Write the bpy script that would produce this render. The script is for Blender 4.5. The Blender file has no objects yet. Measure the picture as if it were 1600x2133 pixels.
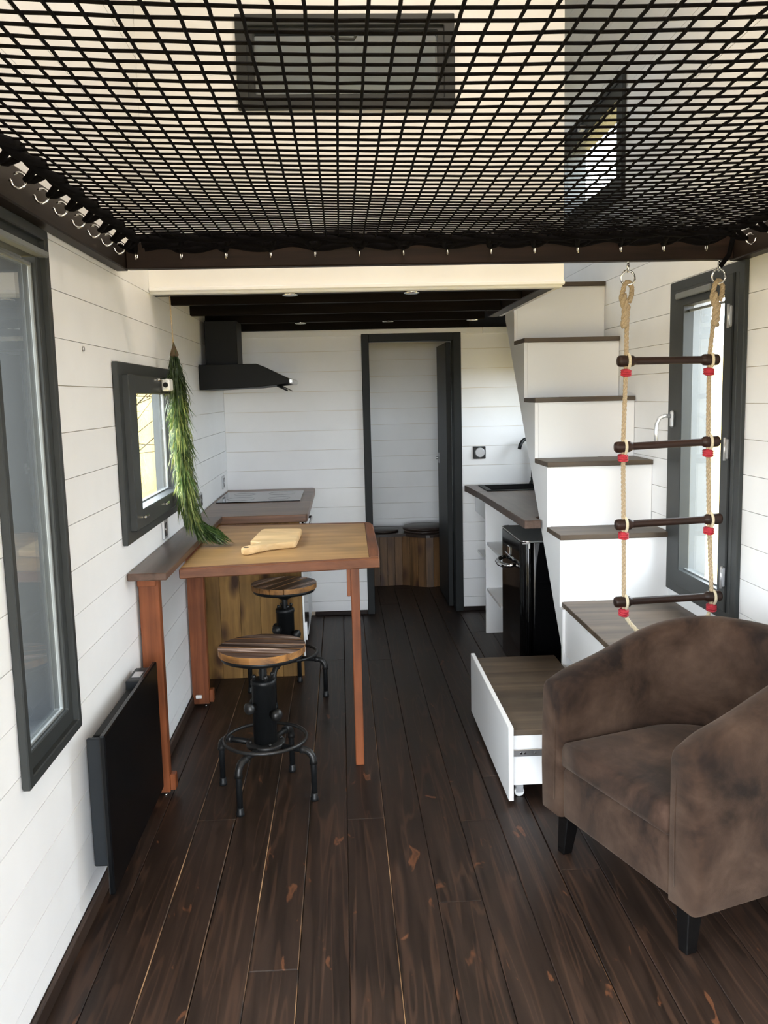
import bpy, bmesh, math, random
from mathutils import Vector, Matrix
random.seed(7)
PI = math.pi
SC = bpy.context.scene
COL = SC.collection

# ---------------------------------------------------------------- camera
def make_camera():
    f, pitch, yaw, roll = 1829.37, 0.132334, 0.046634, -0.023242
    cy, sy, cp, sp = math.cos(yaw), math.sin(yaw), math.cos(pitch), math.sin(pitch)
    fw = Vector((sy*cp, cy*cp, -sp)); r = Vector((cy, -sy, 0)); u = r.cross(fw)
    c, s = math.cos(roll), math.sin(roll)
    r2 = c*r + s*u; u2 = -s*r + c*u
    cam = bpy.data.cameras.new('camera')
    cam.sensor_fit = 'VERTICAL'; cam.sensor_height = 36.0; cam.sensor_width = 27.0
    cam.lens = f/2133.0*36.0
    cam.clip_start = 0.02
    o = bpy.data.objects.new('camera', cam); COL.objects.link(o)
    M = Matrix(((r2.x, u2.x, -fw.x), (r2.y, u2.y, -fw.y), (r2.z, u2.z, -fw.z))).to_4x4()
    M.translation = (0, 0, 1.55)
    o.matrix_world = M
    SC.camera = o
make_camera()

# ---------------------------------------------------------------- world, lights, exposure
def make_world():
    w = bpy.data.worlds.new('overcast_sky'); SC.world = w
    w.use_nodes = True
    bg = w.node_tree.nodes['Background']
    bg.inputs['Color'].default_value = (0.88, 0.935, 1.0, 1)
    bg.inputs['Strength'].default_value = 21.0
make_world()

def area(name, loc, rot, sx, sy, energy=0.0, color=(1, 1, 1), portal=False):
    l = bpy.data.lights.new(name, 'AREA'); l.shape = 'RECTANGLE'
    l.size = sx; l.size_y = sy; l.energy = energy; l.color = color
    if portal: l.cycles.is_portal = True
    o = bpy.data.objects.new(name, l); COL.objects.link(o)
    o.location = loc; o.rotation_euler = rot
    return o
XL, XR = -0.80, 1.53
YF, YB, YE = -0.45, 6.14, 7.50       # entrance wall, kitchen back wall, bathroom end wall
ZC = 4.05
TL, TR, T = 0.075, 0.14, 0.16         # outer wall thickness behind the planks
# portals guide the daylight that enters the wall openings, one of them added
OUT = 0.26
area('daylight_left_tall', (XL-OUT, 2.28, 1.31), (0, -PI/2, 0), 1.4, 0.42, portal=True)
area('daylight_left_square', (XL-OUT, 3.73, 1.36), (0, -PI/2, 0), 0.66, 1.1, portal=True)
area('daylight_left_bath', (XL-OUT, 6.85, 1.5), (0, -PI/2, 0), 0.6, 0.6, portal=True)
area('daylight_right_tall', (XR+OUT, 3.64, 1.32), (0, PI/2, 0), 1.4, 0.75, portal=True)
area('daylight_right_upper', (XR+OUT, 5.47, 2.88), (0, PI/2, 0), 0.64, 1.5, portal=True)
area('daylight_right_kitchen', (XR+OUT, 5.55, 1.5), (0, PI/2, 0), 0.7, 1.0, portal=True)
area('daylight_added_upper', (XL-OUT, 6.0, 3.15), (0, -PI/2, 0), 0.52, 1.04, portal=True)
area('daylight_left_slide', (XL-OUT, .85, 1.03), (0, -PI/2, 0), 1.96, 1.42, portal=True)
area('daylight_entrance', (.04, YF-OUT, 1.0), (PI/2, 0, 0), 1.54, 2.02, portal=True)
# warm ceiling lamp of the upper level, above the net
area('ceiling_lamp', (0.35, 2.25, 3.95), (0, 0, 0), 0.7, 0.7, energy=36.0, color=(1.0, 0.85, 0.72))
# unseen fill light, added to brighten the loft behind its inside window
area('loft_fill', (-.1, 5.5, 3.97), (0, 0, 0), 0.3, 0.3, energy=9.0, color=(1.0, 0.94, 0.86))

SC.view_settings.view_transform = 'Standard'
SC.view_settings.look = 'None'
SC.view_settings.gamma = 1.0
SC.view_settings.use_curve_mapping = False
SC.view_settings.exposure = 0.0
try:
    SC.cycles.max_bounces = 12; SC.cycles.diffuse_bounces = 8; SC.cycles.transparent_max_bounces = 16
    SC.cycles.caustics_reflective = False; SC.cycles.caustics_refractive = False
    SC.cycles.sample_clamp_indirect = 8.0
except Exception:
    pass

# ---------------------------------------------------------------- materials
def nodes_of(name):
    m = bpy.data.materials.new(name); m.use_nodes = True
    nt = m.node_tree
    return m, nt, nt.nodes, nt.links, nt.nodes['Principled BSDF']

def setp(b, **kw):
    for k, v in kw.items():
        k = k.replace('_', ' ')
        for key in b.inputs.keys():
            if key.lower() == k.lower():
                b.inputs[key].default_value = v

def coords(N, L, scale, rnd=True):
    tc = N.new('ShaderNodeTexCoord')
    mp = N.new('ShaderNodeMapping'); mp.inputs['Scale'].default_value = scale
    if rnd:
        oi = N.new('ShaderNodeObjectInfo')
        ml = N.new('ShaderNodeMath'); ml.operation = 'MULTIPLY'; ml.inputs[1].default_value = 37.0
        L.new(oi.outputs['Random'], ml.inputs[0])
        ad = N.new('ShaderNodeVectorMath'); ad.operation = 'ADD'
        L.new(tc.outputs['Object'], ad.inputs[0]); L.new(ml.outputs[0], ad.inputs[1])
        L.new(ad.outputs[0], mp.inputs['Vector'])
    else:
        L.new(tc.outputs['Object'], mp.inputs['Vector'])
    return mp.outputs['Vector']

def noise(N, L, vec, scale, detail=4, rough=.55, dist=0.0):
    n = N.new('ShaderNodeTexNoise')
    n.inputs['Scale'].default_value = scale; n.inputs['Detail'].default_value = detail
    n.inputs['Roughness'].default_value = rough; n.inputs['Distortion'].default_value = dist
    L.new(vec, n.inputs['Vector'])
    return n.outputs['Fac']

def ramp(N, L, fac, stops):
    r = N.new('ShaderNodeValToRGB')
    e = r.color_ramp.elements
    while len(e) < len(stops): e.new(0.5)
    for i, (p, c) in enumerate(stops):
        e[i].position = p; e[i].color = (*c, 1) if len(c) == 3 else c
    L.new(fac, r.inputs['Fac'])
    return r.outputs['Color']

def mix(N, L, fac, a, b, mode='MIX'):
    m = N.new('ShaderNodeMix'); m.data_type = 'RGBA'; m.blend_type = mode
    for sock, v in ((m.inputs[0], fac), (m.inputs[6], a), (m.inputs[7], b)):
        if hasattr(v, 'links') or hasattr(v, 'is_output'): L.new(v, sock)
        else: sock.default_value = v if not isinstance(v, tuple) else ((*v, 1) if len(v) == 3 else v)
    return m.outputs[2]

def bump(N, L, b, fac, strength, dist=0.002):
    bp = N.new('ShaderNodeBump'); bp.inputs['Strength'].default_value = strength
    bp.inputs['Distance'].default_value = dist
    L.new(fac, bp.inputs['Height']); L.new(bp.outputs['Normal'], b.inputs['Normal'])

def plain(name, col, rough=.5, metal=0.0, spec=.5, var=.06, nscale=12, bstr=0.05):
    m, nt, N, L, b = nodes_of(name)
    v = coords(N, L, (1, 1, 1))
    n = noise(N, L, v, nscale, 3)
    lo = tuple(c*(1-var) for c in col); hi = tuple(min(1, c*(1+var)) for c in col)
    L.new(ramp(N, L, n, [(.3, lo), (.7, hi)]), b.inputs['Base Color'])
    setp(b, Roughness=rough, Metallic=metal, Specular_IOR_Level=spec)
    if bstr: bump(N, L, b, noise(N, L, v, nscale*14, 2), bstr, .001)
    return m

AX = {'x': (0.9, 14, 14), 'y': (14, 0.9, 14), 'z': (14, 14, 0.9)}
def wood(name, dark, light, axis='y', rough=.45, knots=None, contrast=(.32, .68), scale=1.6, spec=.4, bstr=.25, wear=None, dust=None):
    m, nt, N, L, b = nodes_of(name)
    v = coords(N, L, AX[axis])
    g = noise(N, L, v, scale, 6, .62, .6)
    col = ramp(N, L, g, [(contrast[0], dark), (contrast[1], light)])
    v2 = coords(N, L, tuple(3.0 if s < 1 else 4.5 for s in AX[axis]))
    broad = noise(N, L, v2, 1.2, 3)
    col = mix(N, L, 1.0, col, ramp(N, L, broad, [(.3, (.72, .72, .72)), (.7, (1.15, 1.12, 1.1))]), 'MULTIPLY')
    if knots:
        v3 = coords(N, L, tuple(9.0 if s > 1 else 4.0 for s in AX[axis]))
        vo = N.new('ShaderNodeTexVoronoi'); vo.inputs['Scale'].default_value = 1.0; L.new(v3, vo.inputs['Vector'])
        k = vo.outputs['Distance']
        kf = ramp(N, L, k, [(.13, (1, 1, 1)), (.22, (.6, .6, .6)), (.36, (0, 0, 0))])
        kk = N.new('ShaderNodeRGBToBW'); L.new(kf, kk.inputs[0])
        col = mix(N, L, kk.outputs[0], col, knots)
    if dust:
        v4 = coords(N, L, (1, 1, 1)); d = noise(N, L, v4, 5, 5)
        dd = N.new('ShaderNodeRGBToBW'); L.new(ramp(N, L, d, [(.45, (0, 0, 0)), (.8, (.6, .6, .6))]), dd.inputs[0])
        col = mix(N, L, dd.outputs[0], col, dust)
    L.new(col, b.inputs['Base Color'])
    setp(b, Roughness=rough, Specular_IOR_Level=spec)
    bump(N, L, b, g, bstr, .0012)
    return m

M = {}
M['white'] = plain('white_paint', (.84, .845, .85), .5, var=.03, nscale=3)
M['white_panel'] = plain('white_melamine', (.80, .805, .81), .38, var=.015, nscale=2, bstr=.02)
M['raw'] = plain('raw_wood', (.66, .57, .45), .8)
M['anthracite'] = plain('anthracite_paint', (.027, .030, .030), .45, spec=.28, var=.08)
M['anthracite_door'] = plain('anthracite_door_paint', (.012, .014, .0145), .5, spec=.2, var=.08)
M['anthracite_dark'] = plain('anthracite_seal', (.008, .009, .0095), .5, spec=.15)
M['grey_alu'] = plain('grey_aluminium', (.11, .122, .13), .45, var=.04)
M['grey_strip'] = plain('grey_vent', (.16, .17, .17), .45)
M['cladding'] = plain('cladding_grey', (.030, .034, .038), .6)
M['beam'] = wood('dark_stained_beam', (.005, .003, .0025), (.022, .012, .009), 'x', .5, spec=.18)
M['beam_y'] = wood('dark_stained_beam_long', (.009, .0065, .0052), (.024, .016, .012), 'y', .5, spec=.22)
M['skirting'] = wood('brown_skirting', (.016, .0095, .007), (.05, .031, .022), 'y', .5, spec=.25)
M['ceil_dark'] = wood('dark_loft_boards', (.0025, .0017, .0013), (.009, .0055, .004), 'x', .6, spec=.08)
M['tread'] = wood('brown_tread', (.045, .031, .020), (.115, .085, .058), 'x', .5, scale=1.2)
M['tread_edge'] = wood('brown_tread_edge', (.022, .014, .009), (.055, .038, .026), 'x', .55)
M['worktop'] = wood('brown_worktop', (.10, .048, .026), (.22, .115, .066), 'x', .33)
M['worktop_y'] = wood('dark_worktop', (.055, .034, .026), (.12, .080, .062), 'y', .36)
M['bar'] = wood('dark_bar_top', (.045, .024, .016), (.11, .064, .045), 'y', .35)
M['table'] = wood('oiled_pine_top', (.25, .138, .048), (.43, .255, .105), 'x', .40, scale=1.1, spec=.28)
M['table_edge'] = wood('red_brown_edge', (.095, .034, .016), (.205, .080, .038), 'x', .45, spec=.25)
M['table_edge_y'] = wood('red_brown_edge_side', (.095, .034, .016), (.205, .080, .038), 'y', .45, spec=.25)
M['post'] = wood('red_brown_post', (.125, .036, .012), (.25, .078, .028), 'z', .45, spec=.25)
M['pine'] = wood('yellow_pine', (.15, .078, .022), (.30, .170, .052), 'z', .48, spec=.2, knots=(.045, .018, .007))
M['bench'] = wood('rustic_pine', (.05, .026, .010), (.21, .11, .045), 'z', .5, knots=(.05, .02, .01))
M['bench_top'] = wood('dark_lid', (.016, .010, .008), (.045, .030, .024), 'x', .4)
M['beech'] = wood('beech_board', (.60, .395, .18), (.76, .55, .295), 'x', .5, bstr=.1)
M['rung'] = wood('dark_rung', (.012, .006, .0045), (.045, .021, .014), 'x', .42, spec=.25)
M['black'] = plain('black_powder_coat', (.0045, .005, .0052), .5, spec=.15)
M['black_metal'] = plain('black_iron', (.010, .011, .012), .42, metal=.3, spec=.35, var=.2)
M['iron_worn'] = plain('worn_iron', (.030, .030, .030), .40, metal=.6, var=.35)
M['black_gloss'] = plain('black_gloss', (.0015, .0015, .0017), .08, spec=.3, bstr=0)
M['hob'] = plain('hob_glass', (.006, .006, .007), .05, spec=.8, bstr=0)
M['rad_panel'] = plain('radiator_glass', (.003, .0033, .0038), .2, spec=.18, bstr=0)
M['rad_body'] = plain('radiator_body', (.014, .017, .020), .42, spec=.25)
M['chrome'] = plain('chrome', (.75, .75, .76), .12, metal=1.0, var=.02, bstr=0)
M['steel'] = plain('brushed_steel', (.55, .55, .56), .28, metal=1.0, var=.05)
M['fridge_top'] = plain('fridge_top', (.10, .11, .11), .3)
M['rope'] = plain('hemp_rope', (.44, .34, .22), .9, var=.3, nscale=260, bstr=.6)
M['rope_light'] = plain('pale_cord', (.62, .54, .38), .85, var=.15, nscale=200, bstr=.4)
M['red'] = plain('red_whipping', (.42, .020, .035), .7, var=.25, nscale=160, bstr=.5)
M['net'] = plain('black_net_cord', (.0035, .003, .0038), .9, spec=.06, var=.4, nscale=300, bstr=.5)
M['plastic_white'] = plain('white_plastic', (.75, .76, .75), .35)
M['plastic_black'] = plain('black_plastic', (.010, .010, .011), .3)
M['silver'] = plain('silver_plastic', (.52, .53, .55), .3, metal=.5)
M['leg_black'] = plain('black_lacquer', (.003, .0027, .0027), .25, spec=.3)

def seat_wood():
    m, nt, N, L, b = nodes_of('charred_slat')
    v = coords(N, L, (1.3, 15, 15))
    g = noise(N, L, v, 2.0, 5, .6, .8)
    col = ramp(N, L, g, [(.34, (.010, .006, .0045)), (.46, (.045, .028, .021)), (.55, (.10, .072, .060)), (.64, (.36, .30, .27))])
    oi = N.new('ShaderNodeObjectInfo')
    col = mix(N, L, 1.0, col, ramp(N, L, oi.outputs['Random'], [(0, (.45, .42, .4)), (.5, (1, .96, .93)), (1, (1.9, 1.8, 1.75))]), 'MULTIPLY')
    L.new(col, b.inputs['Base Color']); setp(b, Roughness=.42)
    bump(N, L, b, g, .4, .0012)
    return m
M['seat'] = seat_wood()
M['seat_edge'] = wood('charred_edge', (.10, .045, .016), (.42, .20, .055), 'x', .5)

def floor_wood():
    m, nt, N, L, b = nodes_of('stained_floorboard')
    v = coords(N, L, (16, .9, 16))
    g = noise(N, L, v, 1.7, 7, .65, .7)
    col = ramp(N, L, g, [(.30, (.0088, .0054, .0040)), (.70, (.030, .0180, .0128))])
    vb = coords(N, L, (5, 1.6, 5)); br = noise(N, L, vb, 1.0, 3)
    col = mix(N, L, 1.0, col, ramp(N, L, br, [(.25, (.6, .6, .6)), (.75, (1.4, 1.35, 1.3))]), 'MULTIPLY')
    # fine light grain lines, cathedral figures and a few worn knots
    vs = coords(N, L, (70, 1.3, 70)); q = noise(N, L, vs, 1.0, 4, .55)
    sb = N.new('ShaderNodeRGBToBW'); L.new(ramp(N, L, q, [(.58, (0, 0, 0)), (.74, (.30, .30, .30))]), sb.inputs[0])
    col = mix(N, L, sb.outputs[0], col, (.095, .052, .034))
    vc = coords(N, L, (10, .55, 10)); wv = noise(N, L, vc, 1.6, 2, .4, .5)
    wm = N.new('ShaderNodeMath'); wm.operation = 'MULTIPLY'; wm.inputs[1].default_value = 34.0; L.new(wv, wm.inputs[0])
    ws = N.new('ShaderNodeMath'); ws.operation = 'SINE'; L.new(wm.outputs[0], ws.inputs[0])
    wb = N.new('ShaderNodeRGBToBW'); L.new(ramp(N, L, ws.outputs[0], [(.72, (0, 0, 0)), (1.0, (.24, .24, .24))]), wb.inputs[0])
    col = mix(N, L, wb.outputs[0], col, (.10, .050, .030))
    vk = coords(N, L, (15, 5.5, 15)); k = noise(N, L, vk, 1.25, 3, .5, .7)
    kb = N.new('ShaderNodeRGBToBW'); L.new(ramp(N, L, k, [(.685, (0, 0, 0)), (.73, (.60, .60, .60)), (.80, (.2, .2, .2))]), kb.inputs[0])
    col = mix(N, L, kb.outputs[0], col, (.17, .066, .030))
    L.new(col, b.inputs['Base Color'])
    rr = N.new('ShaderNodeMapRange'); L.new(g, rr.inputs[0]); rr.inputs[3].default_value = .36; rr.inputs[4].default_value = .52
    L.new(rr.outputs[0], b.inputs['Roughness'])
    setp(b, Specular_IOR_Level=.27)
    bump(N, L, b, g, .3, .001)
    return m
M['floor'] = floor_wood()
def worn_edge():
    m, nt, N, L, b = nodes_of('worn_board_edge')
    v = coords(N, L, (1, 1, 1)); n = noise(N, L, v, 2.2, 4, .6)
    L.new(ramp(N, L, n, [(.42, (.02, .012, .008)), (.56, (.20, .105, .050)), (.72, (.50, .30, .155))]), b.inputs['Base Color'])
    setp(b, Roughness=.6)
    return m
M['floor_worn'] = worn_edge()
M['subfloor'] = plain('raw_subfloor', (.12, .07, .04), .8)

def suede(name, base, dark, rub):
    m, nt, N, L, b = nodes_of(name)
    v = coords(N, L, (1, 1, 1), rnd=False)
    n1 = noise(N, L, v, 4.2, 5, .6, .5)
    n2 = noise(N, L, v, 17, 4, .6)
    col = ramp(N, L, n1, [(.38, dark), (.50, base), (.66, rub)])
    col = mix(N, L, 1.0, col, ramp(N, L, n2, [(.3, (.78, .76, .75)), (.7, (1.16, 1.15, 1.14))]), 'MULTIPLY')
    L.new(col, b.inputs['Base Color'])
    setp(b, Roughness=.92, Specular_IOR_Level=.15, Sheen_Weight=.12, Sheen_Roughness=.5, Sheen_Tint=(.7, .55, .45, 1))
    bump(N, L, b, noise(N, L, v, 420, 2), .25, .001)
    return m
M['suede'] = suede('brown_suede', (.031, .0172, .0112), (.0095, .0056, .0046), (.054, .033, .0225))
M['suede_cushion'] = suede('brown_suede_cushion', (.030, .0165, .0112), (.012, .0072, .0056), (.060, .035, .0245))
M['seam'] = plain('seam_thread', (.035, .022, .017), .9)

def glass():
    m, nt, N, L, b = nodes_of('window_glass')
    N.remove(b)
    out = [n for n in N if n.type == 'OUTPUT_MATERIAL'][0]
    tr = N.new('ShaderNodeBsdfTransparent'); tr.inputs[0].default_value = (.93, .95, .95, 1)
    gl = N.new('ShaderNodeBsdfGlossy'); gl.inputs['Roughness'].default_value = .01
    fr = N.new('ShaderNodeFresnel'); ge = N.new('ShaderNodeNewGeometry')
    mr = N.new('ShaderNodeMapRange'); mr.inputs[3].default_value = 1.5; mr.inputs[4].default_value = 1/1.5   # the node inverts the index on back faces
    L.new(ge.outputs['Backfacing'], mr.inputs[0]); L.new(mr.outputs[0], fr.inputs['IOR'])
    mx = N.new('ShaderNodeMixShader')
    L.new(fr.outputs[0], mx.inputs[0]); L.new(tr.outputs[0], mx.inputs[1]); L.new(gl.outputs[0], mx.inputs[2])
    L.new(mx.outputs[0], out.inputs['Surface'])
    return m
M['glass'] = glass()

def leaf_mat(name, lo, mid, hi, tr):
    m, nt, N, L, b = nodes_of(name)
    v = coords(N, L, (1, 1, 1), rnd=False)
    n = noise(N, L, v, 55, 3)
    L.new(ramp(N, L, n, [(.3, lo), (.5, mid), (.7, hi)]), b.inputs['Base Color'])
    setp(b, Roughness=.5)
    tl = N.new('ShaderNodeBsdfTranslucent'); tl.inputs[0].default_value = (*tr, 1)
    mx = N.new('ShaderNodeMixShader'); mx.inputs[0].default_value = .3
    out = [q for q in N if q.type == 'OUTPUT_MATERIAL'][0]
    L.new(b.outputs[0], mx.inputs[1]); L.new(tl.outputs[0], mx.inputs[2]); L.new(mx.outputs[0], out.inputs['Surface'])
    return m
M['leaf'] = leaf_mat('garland_leaf', (.012, .030, .008), (.045, .085, .020), (.13, .18, .055), (.10, .17, .04))
M['leaf_dark'] = leaf_mat('garland_leaf_dark', (.010, .020, .007), (.028, .050, .016), (.065, .10, .03), (.05, .09, .02))
M['leaf_pale_lit'] = leaf_mat('garland_leaf_pale_lit', (.10, .14, .035), (.22, .27, .08), (.42, .43, .17), (.28, .30, .08))
M['leaf_cap'] = plain('garland_cap', (.07, .045, .02), .8, var=.3)
def ground_mat():
    m, nt, N, L, b = nodes_of('dry_meadow')
    v = coords(N, L, (1, 1, 1), rnd=False)
    n = noise(N, L, v, .8, 6)
    L.new(ramp(N, L, n, [(.3, (.21, .14, .040)), (.7, (.36, .26, .085))]), b.inputs['Base Color'])
    setp(b, Roughness=.95)
    return m
M['ground'] = ground_mat()
M['bark'] = plain('bark', (.022, .016, .010), .9, spec=.1, var=.3)

# ---------------------------------------------------------------- mesh helpers
class MB:
    """Collects primitives into one bmesh."""
    def __init__(s): s.bm = bmesh.new()
    def _join(s, b2, mi=0, mat=None):
        if mat is not None: bmesh.ops.transform(b2, matrix=mat, verts=b2.verts)
        vm = {}
        for v in b2.verts: vm[v] = s.bm.verts.new(v.co)
        for f in b2.faces:
            try:
                nf = s.bm.faces.new([vm[v] for v in f.verts]); nf.smooth = f.smooth
                nf.material_index = f.material_index if mi is None else mi
            except ValueError: pass
        b2.free()
    def box(s, x0, x1, y0, y1, z0, z1, bev=0.0, seg=1, mi=0, mat=None):
        b = bmesh.new()
        bmesh.ops.create_cube(b, size=1.0)
        for v in b.verts:
            v.co = Vector((x0+(v.co.x+.5)*(x1-x0), y0+(v.co.y+.5)*(y1-y0), z0+(v.co.z+.5)*(z1-z0)))
        if bev > 0:
            bmesh.ops.bevel(b, geom=list(b.edges), offset=bev, segments=seg, profile=.5, affect='EDGES')
        s._join(b, mi, mat); return s
    def prism(s, pts, lo, hi, axis='z', bev=0.0, seg=1, mi=0, smooth=False):
        """polygon pts (2-D) extruded from lo to hi along the axis; x: (y,z) y: (x,z) z: (x,y)"""
        def P(a, c, h):
            return {'x': (h, a, c), 'y': (a, h, c), 'z': (a, c, h)}[axis]
        b = bmesh.new()
        A = [b.verts.new(P(p[0], p[1], lo)) for p in pts]
        B = [b.verts.new(P(p[0], p[1], hi)) for p in pts]
        n = len(pts)
        b.faces.new(A[::-1]); b.faces.new(B)
        for i in range(n):
            f = b.faces.new((A[i], A[(i+1) % n], B[(i+1) % n], B[i])); f.smooth = smooth
        bmesh.ops.recalc_face_normals(b, faces=b.faces)
        if bev > 0:
            bmesh.ops.bevel(b, geom=list(b.edges), offset=bev, segments=seg, profile=.5, affect='EDGES')
        s._join(b, mi); return s
    def tube(s, path, r, seg=8, closed=False, cap=True, mi=0):
        pts = [Vector(p) for p in path]; n = len(pts)
        rs = r if isinstance(r, (list, tuple)) else [r]*n
        rings = []; prev = None
        for i in range(n):
            if closed: t = pts[(i+1) % n]-pts[i-1]
            else: t = pts[min(i+1, n-1)]-pts[max(i-1, 0)]
            if t.length < 1e-9: t = Vector((0, 0, 1))
            t.normalize()
            if prev is None:
                up = Vector((0, 0, 1)) if abs(t.z) < .9 else Vector((1, 0, 0))
                nrm = t.cross(up).normalized()
            else:
                nrm = prev - t*prev.dot(t)
                if nrm.length < 1e-6: nrm = t.orthogonal()
                nrm.normalize()
            prev = nrm; bn = t.cross(nrm)
            rings.append([s.bm.verts.new(pts[i]+(nrm*math.cos(2*PI*k/seg)+bn*math.sin(2*PI*k/seg))*rs[i]) for k in range(seg)])
        m = n if closed else n-1
        for i in range(m):
            a, b = rings[i], rings[(i+1) % n]
            for k in range(seg):
                f = s.bm.faces.new((a[k], a[(k+1) % seg], b[(k+1) % seg], b[k])); f.smooth = True; f.material_index = mi
        if cap and not closed:
            f = s.bm.faces.new(rings[0][::-1]); f.material_index = mi
            f = s.bm.faces.new(rings[-1]); f.material_index = mi
        return s
    def lathe(s, prof, seg=24, c=(0, 0, 0), axis='z', mi=0, smooth=True):
        """profile of (radius, height), revolved about the axis through c"""
        rings = []
        def P(r, a, h):
            x, y = r*math.cos(a), r*math.sin(a)
            q = {'z': (x, y, h), 'x': (h, x, y), 'y': (x, h, y)}[axis]
            return (q[0]+c[0], q[1]+c[1], q[2]+c[2])
        for (r, h) in prof:
            rings.append([s.bm.verts.new(P(max(r, 1e-5), 2*PI*k/seg, h)) for k in range(seg)])
        for i in range(len(prof)-1):
            for k in range(seg):
                f = s.bm.faces.new((rings[i][k], rings[i][(k+1) % seg], rings[i+1][(k+1) % seg], rings[i+1][k]))
                f.smooth = smooth; f.material_index = mi
        for ring, rev in ((rings[0], True), (rings[-1], False)):
            f = s.bm.faces.new(ring[::-1] if rev else ring); f.material_index = mi
        return s
    def grid(s, rows, mi=0, smooth=True, wrap=False):
        vs = [[s.bm.verts.new(p) for p in r] for r in rows]
        for i in range(len(vs)-1):
            n = len(vs[i]); m = n if wrap else n-1
            for j in range(m):
                f = s.bm.faces.new((vs[i][j], vs[i][(j+1) % n], vs[i+1][(j+1) % n], vs[i+1][j])); f.smooth = smooth; f.material_index = mi
        return vs

WM = {}   # own record of world matrices
def link(o, parent=None):
    COL.objects.link(o)
    if parent is not None: o.parent = parent
    return o
def obj(name, mb, mat, parent=None, loc=None, local=False, wn=True):
    """one mesh object; geometry is given in world coordinates unless local=True"""
    bm = mb.bm if isinstance(mb, MB) else mb
    bmesh.ops.recalc_face_normals(bm, faces=bm.faces)
    me = bpy.data.meshes.new(name)
    W = WM.get(parent, Matrix()) if parent is not None else Matrix()
    if not local:
        if loc is None:
            if parent is None or parent.type != 'EMPTY':
                xs = [v.co for v in bm.verts]
                lo = Vector((min(v.x for v in xs), min(v.y for v in xs), min(v.z for v in xs)))
                hi = Vector((max(v.x for v in xs), max(v.y for v in xs), max(v.z for v in xs)))
                loc = Vector(((lo.x+hi.x)/2, (lo.y+hi.y)/2, lo.z))
            else:
                loc = W.translation
        loc = Vector(loc)
        inv = (Matrix.Translation(loc) @ W.to_3x3().to_4x4()).inverted()
        bmesh.ops.transform(bm, matrix=inv, verts=bm.verts)
        B = W.inverted() @ (Matrix.Translation(loc) @ W.to_3x3().to_4x4())
    else:
        B = Matrix.Translation(Vector(loc or (0, 0, 0)))
    bm.to_mesh(me); bm.free()
    for mm in (mat if isinstance(mat, (list, tuple)) else [mat]): me.materials.append(mm)
    o = bpy.data.objects.new(name, me)
    link(o, parent)
    o.matrix_basis = B
    WM[o] = W @ B
    return o
def tag(o, label=None, cat=None, group=None, kind=None):
    if label: o['label'] = label
    if cat: o['category'] = cat
    if group: o['group'] = group
    if kind: o['kind'] = kind
    return o
def thing(name, label, cat, loc=(0, 0, 0), rotz=0.0, group=None):
    o = bpy.data.objects.new(name, None); o.empty_display_size = .05
    COL.objects.link(o); o.location = loc; o.rotation_euler = (0, 0, rotz)
    WM[o] = Matrix.Translation(Vector(loc)) @ Matrix.Rotation(rotz, 4, 'Z')
    return tag(o, label, cat, group)
def struct(name, label=None, loc=(0, 0, 0)):
    o = bpy.data.objects.new(name, None); o.empty_display_size = .05
    COL.objects.link(o); o.location = loc
    WM[o] = Matrix.Translation(Vector(loc))
    if label: o['label'] = label
    o['kind'] = 'structure'
    return o
def dup(root, name, loc, rotz, label):
    r = root.copy(); r.name = name; COL.objects.link(r); r.location = loc; r.rotation_euler = (0, 0, rotz)
    r['label'] = label
    WM[r] = Matrix.Translation(Vector(loc)) @ Matrix.Rotation(rotz, 4, 'Z')
    for ch in list(root.children):
        c = ch.copy(); COL.objects.link(c); c.parent = r
        for g in list(ch.children):
            d = g.copy(); COL.objects.link(d); d.parent = c
    return r

# ---------------------------------------------------------------- walls of planks
def xwall(pos, s):   # wall in a plane of constant X; a = Y, d = depth into the room
    return lambda a, z, d: (pos+s*d, a, z)
def ywall(pos, s):
    return lambda a, z, d: (a, pos+s*d, z)
def pbox(mb, P, a0, a1, z0, z1, d0, d1, bev=0.0, mi=0):
    p, q = Vector(P(a0, z0, d0)), Vector(P(a1, z1, d1))
    lo = [min(p[i], q[i]) for i in range(3)]; hi = [max(p[i], q[i]) for i in range(3)]
    return mb.box(lo[0], hi[0], lo[1], hi[1], lo[2], hi[2], bev, 1, mi)
def cut(a0, a1, holes):
    segs = [(a0, a1)]
    for h0, h1 in holes:
        ns = []
        for s0, s1 in segs:
            if h1 <= s0 or h0 >= s1: ns.append((s0, s1)); continue
            if h0 > s0: ns.append((s0, h0))
            if h1 < s1: ns.append((h1, s1))
        segs = ns
    return segs
def slab(P, a0, a1, z0, z1, d0, d1, holes):
    mb = MB()
    zs = sorted({z0, z1, *[h[2] for h in holes if z0 < h[2] < z1], *[h[3] for h in holes if z0 < h[3] < z1]})
    for i in range(len(zs)-1):
        zm = (zs[i]+zs[i+1])/2
        for s0, s1 in cut(a0, a1, [(h[0], h[1]) for h in holes if h[2] < zm < h[3]]):
            pbox(mb, P, s0, s1, zs[i], zs[i+1], d0, d1)
    return mb
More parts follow.
